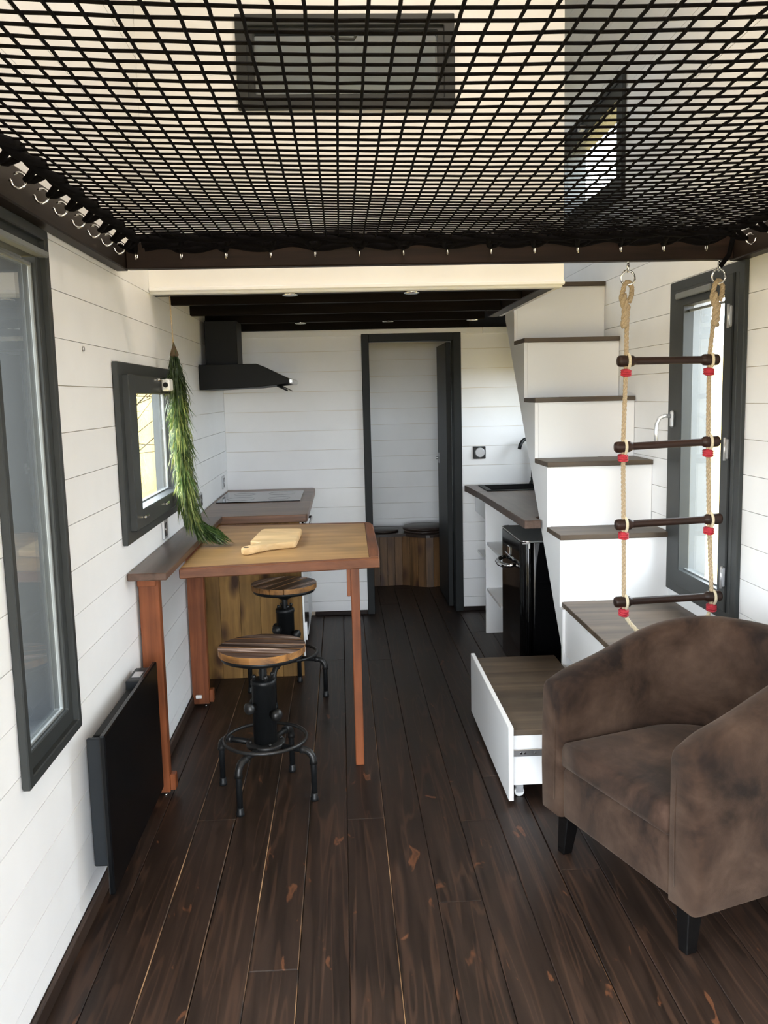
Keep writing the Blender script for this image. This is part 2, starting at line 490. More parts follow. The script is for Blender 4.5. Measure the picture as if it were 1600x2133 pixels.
def planks(P, parent, a0, a1, z0, z1, off, mat, holes=(), gap=.0023, th=.012, pitch=.135):
    zs = [z0]; z = off - math.floor((off-z0)/pitch)*pitch
    if z - z0 < .02: z += pitch
    while z < z1-.02: zs.append(z); z += pitch
    zs.append(z1)
    for i in range(len(zs)-1):
        b, t = zs[i]+(gap/2 if i else 0), zs[i+1]-(gap/2)
        cuts = sorted({b, t, *[h[2] for h in holes if b < h[2] < t], *[h[3] for h in holes if b < h[3] < t]})
        rects = []
        for k in range(len(cuts)-1):
            zm = (cuts[k]+cuts[k+1])/2
            for s in cut(a0, a1, [(h[0], h[1]) for h in holes if h[2] < zm < h[3]]): rects.append((s[0], s[1], cuts[k], cuts[k+1]))
        groups = []
        for r in rects:
            hit = [g for g in groups if any(q[3] == r[2] and q[0] < r[1] and r[0] < q[1] for q in g)]
            ng = [r]
            for g in hit: ng += g; groups.remove(g)
            groups.append(ng)
        for g in groups:
            if max(q[1] for q in g)-min(q[0] for q in g) < .004: continue
            mb = MB(); jig = random.uniform(-.0008, .0008)
            for q in g: pbox(mb, P, q[0], q[1], q[2], q[3], -th, jig)
            obj('plank', mb, mat, parent)

# openings: (a0, a1, z0, z1)
W_TALL_L = (2.085, 2.48, .635, 1.99)
W_SQ_L = (3.22, 4.24, 1.07, 1.65)
W_BATH = (6.55, 7.15, 1.2, 1.8)
W_TALL_R = (3.31, 3.98, .655, 1.985)
W_UP_R = (4.77, 6.18, 2.595, 3.16)
W_ADDED_L = (5.5, 6.5, 2.9, 3.4)  # added opening, lets extra daylight into the loft
W_KIT_R = (5.1, 6.0, 1.2, 1.8)
PL, PR = xwall(XL, 1), xwall(XR, -1)
PB = ywall(YB, -1); PE = ywall(YE, -1); PF = ywall(YF, 1); PLOFT = ywall(3.88, -1); PBB = ywall(YB+.09, 1)

wl = struct('wall_left'); W_SLIDE = (.15, 1.55, .06, 2.0)
hl = [W_TALL_L, W_SQ_L, W_BATH, W_ADDED_L, W_SLIDE]
obj('wall_core', slab(PL, YF-.2, YE+.2, -.12, ZC+.1, -.012, -.012-TL, hl), M['raw'], wl)
planks(PL, wl, YF, YE, .052, ZC, 1.868, M['white'], hl)
wr = struct('wall_right'); hr = [W_TALL_R, W_UP_R, W_KIT_R]
obj('wall_core', slab(PR, YF-.2, YE+.2, -.12, ZC+.1, -.012, -.012-TR, hr), M['raw'], wr)
planks(PR, wr, YF, YE, .052, ZC, 1.758, M['white'], hr)
wf = struct('wall_front'); hf = [(-.72, .80, 0, 2.0)]
obj('wall_core', slab(PF, XL-.25, XR+.25, -.12, ZC+.1, -.012, -.012-T, hf), M['raw'], wf)
planks(PF, wf, XL, XR, 0, ZC, 1.868, M['white'], hf)
wb = struct('wall_back'); DOOR = (.19, .805, 0, 1.93)
obj('wall_core', slab(PB, XL, XR, 0, 2.0, -.012, -.078, [DOOR]), M['raw'], wb)
planks(PB, wb, XL+.001, XR-.001, .03, 1.985, 1.856, M['white'], [DOOR])
planks(PBB, wb, XL+.001, XR-.001, .0, 2.0, 1.856, M['white'], [DOOR])
we = struct('wall_bathroom')
obj('wall_core', slab(PE, XL-.25, XR+.25, -.12, ZC+.1, -.012, -.012-T, []), M['raw'], we)
planks(PE, we, XL+.001, XR-.001, 0, 2.05, 1.842, M['white'])
planks(PE, we, XL+.001, XR-.001, 2.2, ZC, 2.82, M['white'])
# loft front wall with its inside window, and the fascia under it
W_LOFT = (-.35, .485, 2.775, 3.08)
wlo = struct('wall_loft')
obj('wall_core', slab(PLOFT, XL+.001, .985, 2.0, ZC, -.012, -.06, [W_LOFT]), M['white'], wlo)
planks(PLOFT, wlo, XL+.001, .988, 2.014, ZC, 2.22, M['white'], [W_LOFT], gap=.0012, pitch=.33)
obj('trim_board', MB().box(XL+.001, .990, 3.862, 3.88, 2.008, 2.026, .004), M['white'], wlo)

ceil = struct('ceiling')
obj('ceiling_core', MB().box(XL-.25, XR+.25, YF-.25, YE+.25, ZC+.02, ZC+.14), M['white'], ceil)
for i in range(40):
    y0 = YF+i*.23
    if y0 > YE: break
    obj('plank', MB().box(XL, XR, y0+.001, min(YE, y0+.2285), ZC+.004, ZC+.02), M['white'], ceil)

# floor
fl = struct('floor')
obj('subfloor', MB().box(XL-.2, XR+.2, YF-.2, YE+.2, -.12, -.022), M['subfloor'], fl)
def floor_plank(x0, x1, y0, y1, worn):
    c = .0026 if worn else .0014
    mb = MB().box(x0, x1, y0, y1, -.022, 0.0, c)
    if worn:
        mb.bm.normal_update()
        for f in mb.bm.faces:
            n, ctr_ = f.normal, f.calc_center_median()
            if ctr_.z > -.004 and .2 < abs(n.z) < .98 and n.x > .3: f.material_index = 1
    return mb
WORN = (-.571, -.433, -.295, -.157, .119, .671)
rx = random.Random(5)
k = 0; x = -.571-.138*2
while x < XR:
    x0, x1 = max(x, XL), min(x+.138, XR)
    if x1-x0 > .01:
        y = YF - rx.uniform(0, 3.0)
        if abs(x-.395) < .02: y = 3.02-3.9
        while y < YE:
            ln = 3.9
            y0, y1 = max(y, YF), min(y+ln, YE)
            if y1-y0 > .02:
                g = rx.choice((.0008, .0012, .0018, .0026))
                obj('plank', floor_plank(x0+.0004, x1-g, y0, y1-.0008, any(abs(x1-q) < .02 for q in WORN)), [M['floor'], M['floor_worn']], fl, loc=((x0+x1)/2, (y0+y1)/2, 0))
            y += ln
    x += .138; k += 1

bl = struct('baseboard_left')
obj('baseboard', MB().box(XL+.0005, XL+.014, YF, 4.75, 0, .05, .003), M['skirting'], bl)
bb = struct('baseboard_back')
obj('baseboard', MB().box(-.22, .155, YB-.014, YB-.0005, 0, .03, .003).box(.845, XR, YB-.014, YB-.0005, 0, .03, .003), M['beam'], bb)
t1 = struct('trim_1')
obj('cover_strip', MB().box(XL+.001, .995, YB-.016, YB-.0005, 1.955, 1.999, .003).box(.996, XR-.001, YB-.016, YB-.0005, 1.955, 1.999, .003), M['white'], t1)

# ---------------------------------------------------------------- windows
def ring(mb, P, a0, a1, z0, z1, w, d0, d1, bev=.003):
    """mitred rectangular frame; w = bar width (a, z)"""
    wa, wz = w if isinstance(w, tuple) else (w, w)
    o = [(a0, z0), (a1, z0), (a1, z1), (a0, z1)]
    i = [(a0+wa, z0+wz), (a1-wa, z0+wz), (a1-wa, z1-wz), (a0+wa, z1-wz)]
    b = bmesh.new()
    vo = [[b.verts.new(P(p[0], p[1], d)) for p in o] for d in (d0, d1)]
    vi = [[b.verts.new(P(p[0], p[1], d)) for p in i] for d in (d0, d1)]
    for k in range(4):
        n = (k+1) % 4
        b.faces.new((vo[1][k], vo[1][n], vi[1][n], vi[1][k]))
        b.faces.new((vo[0][k], vi[0][k], vi[0][n], vo[0][n]))
        b.faces.new((vo[0][k], vo[0][n], vo[1][n], vo[1][k]))
        b.faces.new((vi[0][k], vi[1][k], vi[1][n], vi[0][n]))
    bmesh.ops.recalc_face_normals(b, faces=b.faces)
    if bev: bmesh.ops.bevel(b, geom=list(b.edges), offset=bev, segments=1, affect='EDGES')
    mb._join(b, 0)
    return mb

def window(n, P, outer, hole, sash_in, proud=.022, reveal=.215, rmat='grey_alu', sash_d=(-.035, .006), glass_d=-.02):
    w = struct('window_%d' % n, loc=P((outer[0]+outer[1])/2, outer[2], 0))
    a0, a1, z0, z1 = outer
    h0, h1, g0, g1 = hole
    obj('casing', ring(MB(), P, a0, a1, z0, z1, ((h0-a0)+.008, (g0-z0)+.008), .0008, proud), M['anthracite'], w)
    s0, s1, t0, t1_ = sash_in                 # glass edges
    # sash between the hole and the glass
    sw = (s0-h0-.006, t0-g0-.006)
    obj('sash', ring(MB(), P, h0+.004, h1-.004, g0+.004, g1-.004, sw, *sash_d), M['anthracite'], w)
    obj('glazing_bead', ring(MB(), P, s0-.006, s1+.006, t0-.006, t1_+.006, .010, glass_d+.003, glass_d+.013, .002), M['grey_strip'], w)
    obj('pane', pbox(MB(), P, s0-.004, s1+.004, t0-.004, t1_+.004, glass_d-.0025, glass_d+.0025), M['glass'], w)
    if reveal:
        obj('reveal', ring(MB(), P, h0+.001, h1-.001, g0+.001, g1-.001, .012, -reveal, -.04, 0), M[rmat], w)
    return w

w1 = window(1, PL, (2.066, 2.50, .615, 2.01), W_TALL_L, (2.13, 2.435, .69, 1.915), rmat='cladding', reveal=.26)
obj('vent_bar', pbox(MB(), PL, 2.10, 2.47, 1.935, 1.952, .002, .03, .003), M['grey_strip'], w1)
w2 = window(2, PL, (3.17, 4.285, 1.03, 1.69), W_SQ_L, (3.335, 4.11, 1.145, 1.585), sash_d=(-.035, .045), reveal=.088)
# raised sash, lock and chrome catches of the small window
lk = MB(); pbox(lk, PL, 3.80, 3.885, 1.588, 1.640, .046, .080, .006)
lock = obj('window_lock', lk, M['plastic_white'], w2)
obj('lock_barrel', MB().lathe([(.011, 0), (.011, .006)], 12, (XL+.064, 3.794, 1.614), 'y'), M['black'], w2)
obj('stay', MB().tube([PL(3.70, 1.634, .05), PL(3.80, 1.640, .062)], .005, 6), M['chrome'], w2)
for a in (3.36, 3.77):
    obj('catch', pbox(MB(), PL, a-.03, a+.03, 1.108, 1.120, .045, .056, .003), M['chrome'], w2)
w3 = window(3, PR, (3.27, 4.015, .62, 2.02), W_TALL_R, (3.44, 3.885, .735, 1.885), sash_d=(-.03, .02), proud=.018, reveal=.155)
obj('vent_bar', pbox(MB(), PR, 3.55, 3.915, 1.938, 1.965, .02, .034, .004), M['grey_strip'], w3)
gr = MB(); pbox(gr, PR, 3.345, 3.362, .66, 1.98, .010, .0225)
obj('rebate', gr, M['anthracite_dark'], w3)
for z in (1.82, 1.31, .80):
    hb = MB(); pbox(hb, PR, 3.356, 3.372, z-.04, z+.04, .02, .036, .004)
    hb.tube([PR(3.362, z-.045, .036), PR(3.362, z+.045, .036)], .006, 8)
    obj('hinge', hb, M['silver'], w3)
ro = MB(); pbox(ro, PR, 3.925, 3.955, 1.375, 1.45, .02, .034, .006)
hd = obj('handle', ro, M['silver'], w3)
obj('grip', MB().tube([PR(3.94, 1.425, .034), PR(3.94, 1.428, .06), PR(3.94, 1.418, .085), PR(3.94, 1.39, .098), PR(3.94, 1.35, .10), PR(3.94, 1.30, .098)],
                       [.009, .009, .0085, .0085, .009, .010], 10), M['silver'], hd)
w4 = window(4, PR, (4.73, 6.22, 2.555, 3.20), W_UP_R, (4.86, 6.09, 2.68, 3.075), sash_d=(-.03, .012), reveal=.19)
w8 = window(8, PL, (5.46, 6.54, 2.86, 3.44), W_ADDED_L, (5.59, 6.41, 2.99, 3.31), sash_d=(-.03, .012))  # unseen window, added only to brighten the loft
obj('handle', pbox(MB(), PR, 5.44, 5.50, 3.095, 3.125, .012, .05, .005), M['silver'], w4)
window(5, PR, (5.06, 6.04, 1.16, 1.84), W_KIT_R, (5.19, 5.91, 1.29, 1.71))
window(6, PL, (6.51, 7.19, 1.16, 1.84), W_BATH, (6.63, 7.07, 1.28, 1.72))
w9 = window(9, PL, (.10, 1.60, .02, 2.012), W_SLIDE, (.24, 1.46, .15, 1.92))
w7 = window(7, PLOFT, (-.387, .52, 2.738, 3.112), W_LOFT, (-.312, .447, 2.805, 3.012), reveal=0, sash_d=(-.055, .006), glass_d=-.03)
obj('handle', MB().tube([(0.005, 3.868, 3.035), (0.005, 3.845, 3.03), (.02, 3.838, 3.005), (.10, 3.838, 3.003), (.115, 3.845, 3.03), (.115, 3.868, 3.035)], .007, 8), M['anthracite'], w7)

# bathroom door: frame and leaf opened into the bathroom
d1 = struct('door_1', loc=(.5, YB, 0))
df = MB()
for x0, x1, z0, z1 in ((.156, .207, 0, 1.968), (.788, .843, 0, 1.968), (.207, .788, 1.915, 1.968)):
    df.box(x0, x1, YB-.02, YB+.105, z0, z1, .003)
obj('door_frame', df, M['anthracite_door'], d1)
dl = obj('door_leaf', MB().box(.752, .787, YB+.11, YB+.70, .008, 1.908, .003), M['anthracite_door'], d1)
obj('latch', MB().lathe([(.008, 0), (.012, .006), (.012, .02), (.006, .026)], 12, (.727, YB+.62, 1.06), 'x'), M['steel'], dl)
obj('latch_plate', MB().box(.7495, .7515, YB+.60, YB+.64, 1.02, 1.10, .001), M['steel'], dl)

# ---------------------------------------------------------------- outside ground
gd = obj('ground', MB().box(-60, 60, -60, 60, -.75, -.65), M['ground']); tag(gd, kind='structure')
rm = MB()
rdg = []
for i in range(25):
    x = -60+i*3.5
    rdg.append([(x, 17, -.66), (x, 18.5, 1.0+.2*math.sin(i*1.7)), (x, 21, 2.3+.3*math.sin(i*.9)), (x, 27, 2.6+.3*math.sin(i*1.3)), (x, 36, -.66)])
rm.grid(rdg)
hl_ = obj('hill', rm, M['ground']); tag(hl_, kind='structure')
def bare_tree(x, y, h, seed):
    r = random.Random(seed)
    t = thing('bare_tree', 'leafless tree outside the small square window', 'tree', (x, y, -.65))
    tr = MB().tube([(x, y, -.66), (x+.05, y+.1, h*.3), (x+.1, y+.05, h*.6), (x+.15, y+.2, h)], [.12, .09, .06, .02], 8)
    obj('trunk', tr, M['bark'], t)
    for i in range(34):
        z = h*(.12+.85*r.random()); a = r.uniform(0, 2*PI); l = r.uniform(.8, 2.2)
        p0 = Vector((x+.08, y+.08, z)); d = Vector((math.cos(a), math.sin(a), r.uniform(-.1, .7)))
        b = MB().tube([p0, p0+d*l*.4, p0+d*l*.7+Vector((0, 0, .15)), p0+d*l+Vector((r.uniform(-.2, .2), 0, .4))], [.016, .012, .008, .003], 5)
        for j in range(5):
            q = p0+d*l*r.uniform(.3, .9); e = Vector((r.uniform(-1, 1), r.uniform(-1, 1), r.uniform(-.2, .8)))
            b.tube([q, q+e*.35, q+e*.7], [.008, .006, .003], 4)
        obj('branch', b, M['bark'], t)
bare_tree(-4.0, 14.5, 3.4, 3)

# ---------------------------------------------------------------- loft floor seen from below
lf = struct('trim_2', loc=(0, 5, 2.0))
lf.name = 'loft_floor'
lo_ = MB().prism([(XL+.001, 3.95), (.95, 3.95), (.95, 5.30), (.95, 5.36), (.95, YB), (XL+.001, YB)], 2.085, 2.13, 'z')
lo_.box(.95, XR-.001, 5.36, YE, 2.085, 2.13).box(XL+.001, .95, YB, YE, 2.085, 2.13)
obj('loft_deck', lo_, M['ceil_dark'], lf)
for y, w_ in ((3.942, .055), (4.345, .05), (4.9, .05), (5.45, .05), (6.09, .045)):
    obj('joist', MB().box(XL+.001, .90, y, y+w_, 2.0, 2.086, .003), M['ceil_dark'], lf)
for y0, y1, z in ((4.0, 4.343, 2.062), (4.397, 4.9, 2.066), (4.95, 5.45, 2.062), (5.5, 6.09, 2.066)):
    n = max(2, round((y1-y0)/.14)); s = (y1-y0)/n
    for i in range(n):
        obj('board', MB().box(XL+.001, .90, y0+i*s+.001, y0+(i+1)*s-.001, z, 2.084, .002), M['ceil_dark'], lf)
obj('edge_beam', MB().box(.90, .962, 3.942, 5.36, 2.0, 2.086, .003), M['beam_y'], lf)
obj('edge_trim', MB().box(.963, .988, 3.942, 5.33, 2.002, 2.14, .003), M['white'], lf)
for i, (x, y, lab) in enumerate(((-.206, 3.97, 'small chrome downlight at the front of the dark loft ceiling, over the table side'),
                       (.33, 3.97, 'small chrome downlight at the front of the dark loft ceiling, over the walkway'),
                       (-.227, 5.475, 'small chrome downlight in the dark loft ceiling beside the extractor hood'),
                       (.307, 5.475, 'small chrome downlight in the dark loft ceiling in front of the bathroom door'),
                       (.826, 5.475, 'small chrome downlight in the dark loft ceiling nearest the stair side'))):
    t = thing('downlight', lab, 'light', (x, y, 1.992), group='downlights in the loft ceiling')
    obj('bezel', MB().lathe([(.028, 1.992), (.034, 1.9935), (.036, 1.9998), (.03, 1.9998), (.026, 1.996)], 20, (x, y, 0)), M['chrome'], t)
    obj('lamp_glass', MB().lathe([(.0, 1.9985), (.025, 1.9985), (.025, 1.9995), (.0, 1.9995)], 16, (x, y, 0)), M['silver'], t)

# ---------------------------------------------------------------- net frame beams, hooks, net
nf = thing('net_frame', 'dark wooden beams with steel hooks framing the overhead net', 'beam', (.35, 3.28, 2.02))
bf = obj('front_beam', MB().box(XL+.047, XR-.057, 3.28, 3.325, 2.02, 2.112, .004), M['beam'], nf, loc=(.35, 3.3, 2.06))
b_l = obj('side_beam', MB().box(XL+.001, XL+.046, .2, 3.325, 2.018, 2.112, .004), M['beam_y'], nf, loc=(XL+.02, 1.8, 2.06))
b_r = obj('side_beam', MB().box(XR-.056, XR-.001, .2, 3.325, 2.018, 2.112, .004), M['beam_y'], nf, loc=(XR-.02, 1.8, 2.06))
HX = [-.712+.159*i for i in range(14)]
for hx in HX:
    h = MB()
    pts = [(hx, 3.285, 2.078), (hx, 3.268, 2.078)]
    for i in range(10):
        a = PI/2 - i*2*PI*.78/9
        pts.append((hx+.004*i/9, 3.262-.014*math.cos(a)*.9-.004, 2.064+.0155*math.sin(a)))
    h.tube(pts, .0030, 6)
    obj('hook', h, M['chrome'], bf)
RY = [2.166, 2.327, 2.479, 2.642, 2.801, 2.952, 3.111]
ALLY = [.88, 1.04, 1.20, 1.36, 1.52, 1.68, 1.84, 2.005]+RY
for ry in ALLY:
    for side in (0, 1):
        c = Vector((-.732 if side == 0 else 1.455, ry, 2.064))
        h = MB(); s_ = -1 if side == 0 else 1
        pts = [(c.x+s_*.026, ry, 2.066), (c.x+s_*.018, ry, 2.066)]
        for i in range(15):
            a = PI + (i+.3)*2*PI*.84/14
            pts.append((c.x - s_*.017*math.cos(a)*1.0, ry+.004*math.sin(a), c.z+.0185*math.sin(a)))
        h.tube(pts, .0032, 6)
        obj('hook', h, M['chrome'], b_l if side == 0 else b_r)

nt_ = thing('overhead_net', 'black knotted rope net stretched overhead between dark beams', 'net', (.35, 1.9, 2.08))
NX0, NX1, NY0, NY1 = -.672, 1.375, .62, 3.115
def nz(x, y):
    u = (x-NX0)/(NX1-NX0); v = (y-NY0)/(NY1-NY0)
    sag = .030*(1-(2*u-1)**2)*min(1, max(0, (1-v)*3.5))
    return 2.092-sag-.006*math.sin(6*u+4*v)
PITCH = .0424
nxs = int(round((NX1-NX0)/PITCH)); nys = int(round((NY1-NY0)/PITCH))
rr_ = random.Random(11)
wob = [[(rr_.uniform(-.0016, .0016), rr_.uniform(-.0016, .0016)) for j in range(nys+1)] for i in range(nxs+1)]
def npt(i, j, off=0):
    x = NX0+(NX1-NX0)*i/nxs; y = NY0+(NY1-NY0)*j/nys
    wx, wy = wob[i][j]
    zig = .0085*(1 if (i+j) % 2 else -1)*min(1, max(.05, (x-.25)/.8))
    return Vector((x+wx*.5+zig*.5, y+wy+.012*math.sin(x*2.2+.6), nz(x, y)+off))
for i in range(1, nxs):
    obj('cord', MB().tube([npt(i, j) for j in range(nys+1)], .0030, 5, cap=False), M['net'], nt_)
for j in range(1, nys):
    obj('cord', MB().tube([npt(i, j, .003) for i in range(nxs+1)], .0030, 5, cap=False), M['net'], nt_)
# border rope, twisted over itself
bord = [npt(0, j) for j in range(nys+1)] + [npt(i, nys) for i in range(1, nxs+1)] + [npt(nxs, j) for j in range(nys-1, -1, -1)]
for ph in (0, PI):
    tw = []
    for k2, p in enumerate(bord):
        a = k2*.9+ph
        tw.append(p+Vector((math.cos(a)*.009, math.cos(a)*.009, math.sin(a)*.009)))
    obj('border_rope', MB().tube(tw, .0115, 7), M['net'], nt_)
# straps from border rope to hooks
def strap(p, q, r=.0085, sagz=.006):
    m1 = p.lerp(q, .3)+Vector((0, 0, -sagz)); m2 = p.lerp(q, .7)+Vector((0, 0, -sagz))
    return MB().tube([p, m1, m2, q], [r*1.1, r, r, r*.8], 7)
for n_, ry in enumerate(ALLY):
    y2 = ry - .02
    for s_, xb, xh in ((0, NX0, -.716), (1, NX1, 1.44)):
        zb = nz(xb, ry)
        obj('lacing', strap(Vector((xb, ry+.025, zb)), Vector((xh, ry+.002, 2.064))), M['net'], nt_)
        obj('lacing', strap(Vector((xb, ry-.055, zb)), Vector((xh, ry-.002, 2.066))), M['net'], nt_)
for hx in HX:
    for dx in (-.035, .03):
        obj('lacing', strap(Vector((hx+dx, NY1, nz(hx, NY1))), Vector((hx, 3.258, 2.074)), .010), M['net'], nt_)
obj('lacing', MB().tube([(NX0+i*.02, 3.222+.006*math.sin(i*.9), 2.083+.008*math.sin(i*.55)) for i in range(103)], .014, 7), M['net'], nt_)
obj('lacing', MB().tube([(NX0+i*.02, 3.175+.006*math.sin(i*.7), 2.085+.006*math.sin(i*.8)) for i in range(103)], .012, 7), M['net'], nt_)
obj('lacing', MB().tube([(1.38, 3.08, 2.09), (1.42, 3.18, 2.07), (1.44, 3.25, 2.03), (1.425, 3.285, 1.995)], .009, 7), M['net'], nt_)

# ---------------------------------------------------------------- rope ladder
LY = 3.302
ld = thing('rope_ladder', 'hemp rope ladder with four dark rungs hanging from the beam', 'ladder', (1.25, LY, .6))
def twist(path, r, n_str=3, pitch=.05, step=.006):
    """laid rope: three strands wound round a path"""
    P_ = [Vector(p) for p in path]
    dense = []; d = 0
    for i in range(len(P_)-1):
        l = (P_[i+1]-P_[i]).length; n = max(1, int(l/step))
        for k2 in range(n): dense.append(P_[i].lerp(P_[i+1], k2/n))
    dense.append(P_[-1])
    mb = MB()
    for s_ in range(n_str):
        pts = []; d = 0
        for i, p in enumerate(dense):
            if i: d += (p-dense[i-1]).length
            t = (dense[min(i+1, len(dense)-1)]-dense[max(0, i-1)]).normalized()
            n1 = t.cross(Vector((0, 1, 0))).normalized(); n2 = t.cross(n1)
            a = d/pitch*2*PI + s_*2*PI/n_str
            pts.append(p+(n1*math.cos(a)+n2*math.sin(a))*r*.5)
        mb.tube(pts, r*.58, 6)
    return mb
RUNG_Z = [1.655, 1.337, 1.037, .732]
RUNGS = [(1.047, 1.435, 1.656, 1.654), (1.040, 1.445, 1.332, 1.346), (1.046, 1.462, 1.033, 1.046), (1.046, 1.470, .728, .740)]
RL = [(1.082, 1.945), (1.080, 1.80), (1.080, 1.656), (1.072, 1.335), (1.078, 1.035), (1.083, .73), (1.084, .70)]
RRt = [(1.427, 1.945), (1.412, 1.80), (1.398, 1.654), (1.402, 1.345), (1.413, 1.044), (1.432, .738), (1.430, .70)]
for side, pts in ((0, RL), (1, RRt)):
    x0, z0 = pts[0]
    # eye screw, ring
    eye = MB().tube([(x0, LY, 2.026), (x0, LY, 2.012)], .004, 8)
    eye.tube([(x0+.002*math.sin(a), LY+.012*math.sin(a), 1.998+.016*math.cos(a)) for a in [i*2*PI/16 for i in range(16)]], .0038, 7, closed=True)
    obj('eye_screw', eye, M['chrome'], ld)
    obj('steel_ring', MB().tube([(x0+.026*math.cos(a), LY+.004*math.sin(2*a), 1.962+.026*math.sin(a)) for a in [i*2*PI/28 for i in range(28)]], .0042, 8, closed=True), M['chrome'], ld)
    loop = [(x0-.022, LY, 1.885), (x0-.019, LY, 1.91), (x0-.014, LY, 1.932), (x0-.004, LY, 1.946), (x0+.008, LY+.004, 1.944), (x0+.017, LY+.004, 1.925), (x0+.016, LY+.003, 1.90), (x0+.006, LY, 1.872)]
    rp = obj('rope', twist([(x, LY, z) for x, z in [(x0-.006, 1.875)]+pts[1:6]+[pts[6]]], .0085), M['rope'], ld)
    obj('splice', twist([(x0-.020, LY, 1.90), (x0-.013, LY, 1.87)]+[(x0-.004-.006*t, LY, 1.87-.09*t) for t in (.2, .6, 1.0)], .0155, 3, .07), M['rope'], ld)
    obj('eye_loop', twist(loop, .0095, 3, .04), M['rope'], ld)
    if side == 0: tail = [(1.084, LY, .70), (1.088, LY, .675), (1.105, LY-.01, .645), (1.135, LY-.03, .61), (1.19, LY-.06, .575), (1.27, LY-.07, .575)]
    else: tail = [(1.430, LY, .70), (1.425, LY, .675), (1.405, LY-.01, .645), (1.37, LY-.03, .61), (1.33, LY-.06, .575), (1.27, LY-.07, .575)]
    obj('rope', twist(tail, .008), M['rope_light'], ld)
for (xa, xb, za, zb) in RUNGS:
    ln = math.hypot(xb-xa, zb-za); ang = math.atan2(zb-za, xb-xa)
    prof = [(.002, 0), (.016, .0), (.0205, .005), (.0215, .012), (.0215, .052), (.0205, .059), (.015, .066), (.0145, .072)]
    prof = prof+[(r, ln-h) for r, h in prof[::-1]]
    mb = MB().lathe(prof, 20, (0, 0, 0), 'x')
    bmesh.ops.transform(mb.bm, matrix=Matrix.Translation((xa, LY, za)) @ Matrix.Rotation(-ang, 4, 'Y'), verts=mb.bm.verts)
    rg = obj('rung', mb, M['rung'], ld, loc=((xa+xb)/2, LY, (za+zb)/2))
    idx = RUNGS.index((xa, xb, za, zb))
    for rope in (RL, RRt):
        rx_, rz = rope[2+idx]
        cl = MB().tube([(rx_+.003+.004*math.sin(a*.5), LY+.0255*math.cos(a), rz-.002+.027*math.sin(a)) for a in [i*2*PI/18 for i in range(18)]], .0055, 6, closed=True)
        obj('cord_wrap', cl, M['rope_light'], rg)
        k_ = MB().lathe([(.006, rz-.060), (.0135, rz-.057), (.0178, rz-.051), (.0190, rz-.044), (.0178, rz-.037), (.0135, rz-.031), (.006, rz-.028)], 16, (rx_, LY, 0))
        for q in range(3):
            k_.tube([(rx_+.0175*math.cos(a), LY+.0175*math.sin(a), rz-.044+.008*(q-1)+.004*math.sin(a)) for a in [i*2*PI/14 for i in range(14)]], .0034, 6, closed=True)
        obj('red_knot', k_, M['red'], rg)

# ---------------------------------------------------------------- staircase
st = thing('staircase', 'white box staircase with brown treads climbing to the loft', 'stairs', (1.26, 4.2, 0))
SX = 1.003
TY = [3.985, 4.240, 4.515, 4.780, 5.052]       # nosing of treads, bottom to top
TZ = [.885, 1.205, 1.517, 1.838, 2.163]
ZP = .565
th = .024
side_poly = [(3.945, .0), (3.945, .02), (3.945, ZP-.02)]
side_poly = [(3.935, 0.0), (3.935, ZP-th)]
for i in range(5):
    side_poly += [(TY[i]+.012, ZP-th if i == 0 else TZ[i-1]-th), (TY[i]+.012, TZ[i]-th)]
side_poly += [(5.33, TZ[4]-th), (5.33, 2.02), (5.372, 2.02), (3.955, .355), (3.955, 0)]
sp_ = [(3.965, 0), (3.965, .36)] + [(5.33, 1.975), (5.33, TZ[4]-th)]
prev = TZ[4]-th
for i in range(4, -1, -1):
    sp_ += [(TY[i]+.014, (TZ[i])-th), (TY[i]+.014, (TZ[i-1] if i else ZP)-th)]
sp_ += [(3.945, ZP-th), (3.945, 0)]
obj('side_panel', MB().prism(sp_, SX+.002, SX+.02, 'x'), M['white_panel'], st)
for i in range(5):
    y0 = TY[i]; y1 = (TY[i+1]+.012) if i < 4 else 5.33
    obj('tread', MB().box(SX, XR-.002, y0, y1, TZ[i]-th, TZ[i], .002), M['tread'], st, loc=((SX+XR)/2, y0, TZ[i]))
    zb = (TZ[i-1] if i else ZP)
    obj('riser', MB().box(SX+.021, XR-.003, y0+.014, y0+.030, zb+.0005, TZ[i]-th-.0005), M['white_panel'], st)
obj('platform_top', MB().box(SX+.012, XR-.002, 3.08, 4.0, ZP-th, ZP, .002), M['tread'], st, loc=(1.26, 3.5, ZP))
pbx = MB().box(SX+.014, SX+.032, 3.10, 3.944, .33, ZP-th-.0005).box(SX+.033, XR-.003, 3.10, 3.118, .33, ZP-th-.0005)
obj('platform_side', pbx, M['white_panel'], st)
obj('finger_notch', MB().prism([(3.56, ZP-th-.001), (3.57, ZP-th-.012), (3.63, ZP-th-.012), (3.64, ZP-th-.001)], SX+.0125, SX+.0138, 'x'), M['plastic_white'], st)
obj('base_panel', MB().box(SX+.02, XR-.003, 3.95, 3.964, 0, ZP-th-.001), M['white_panel'], st)

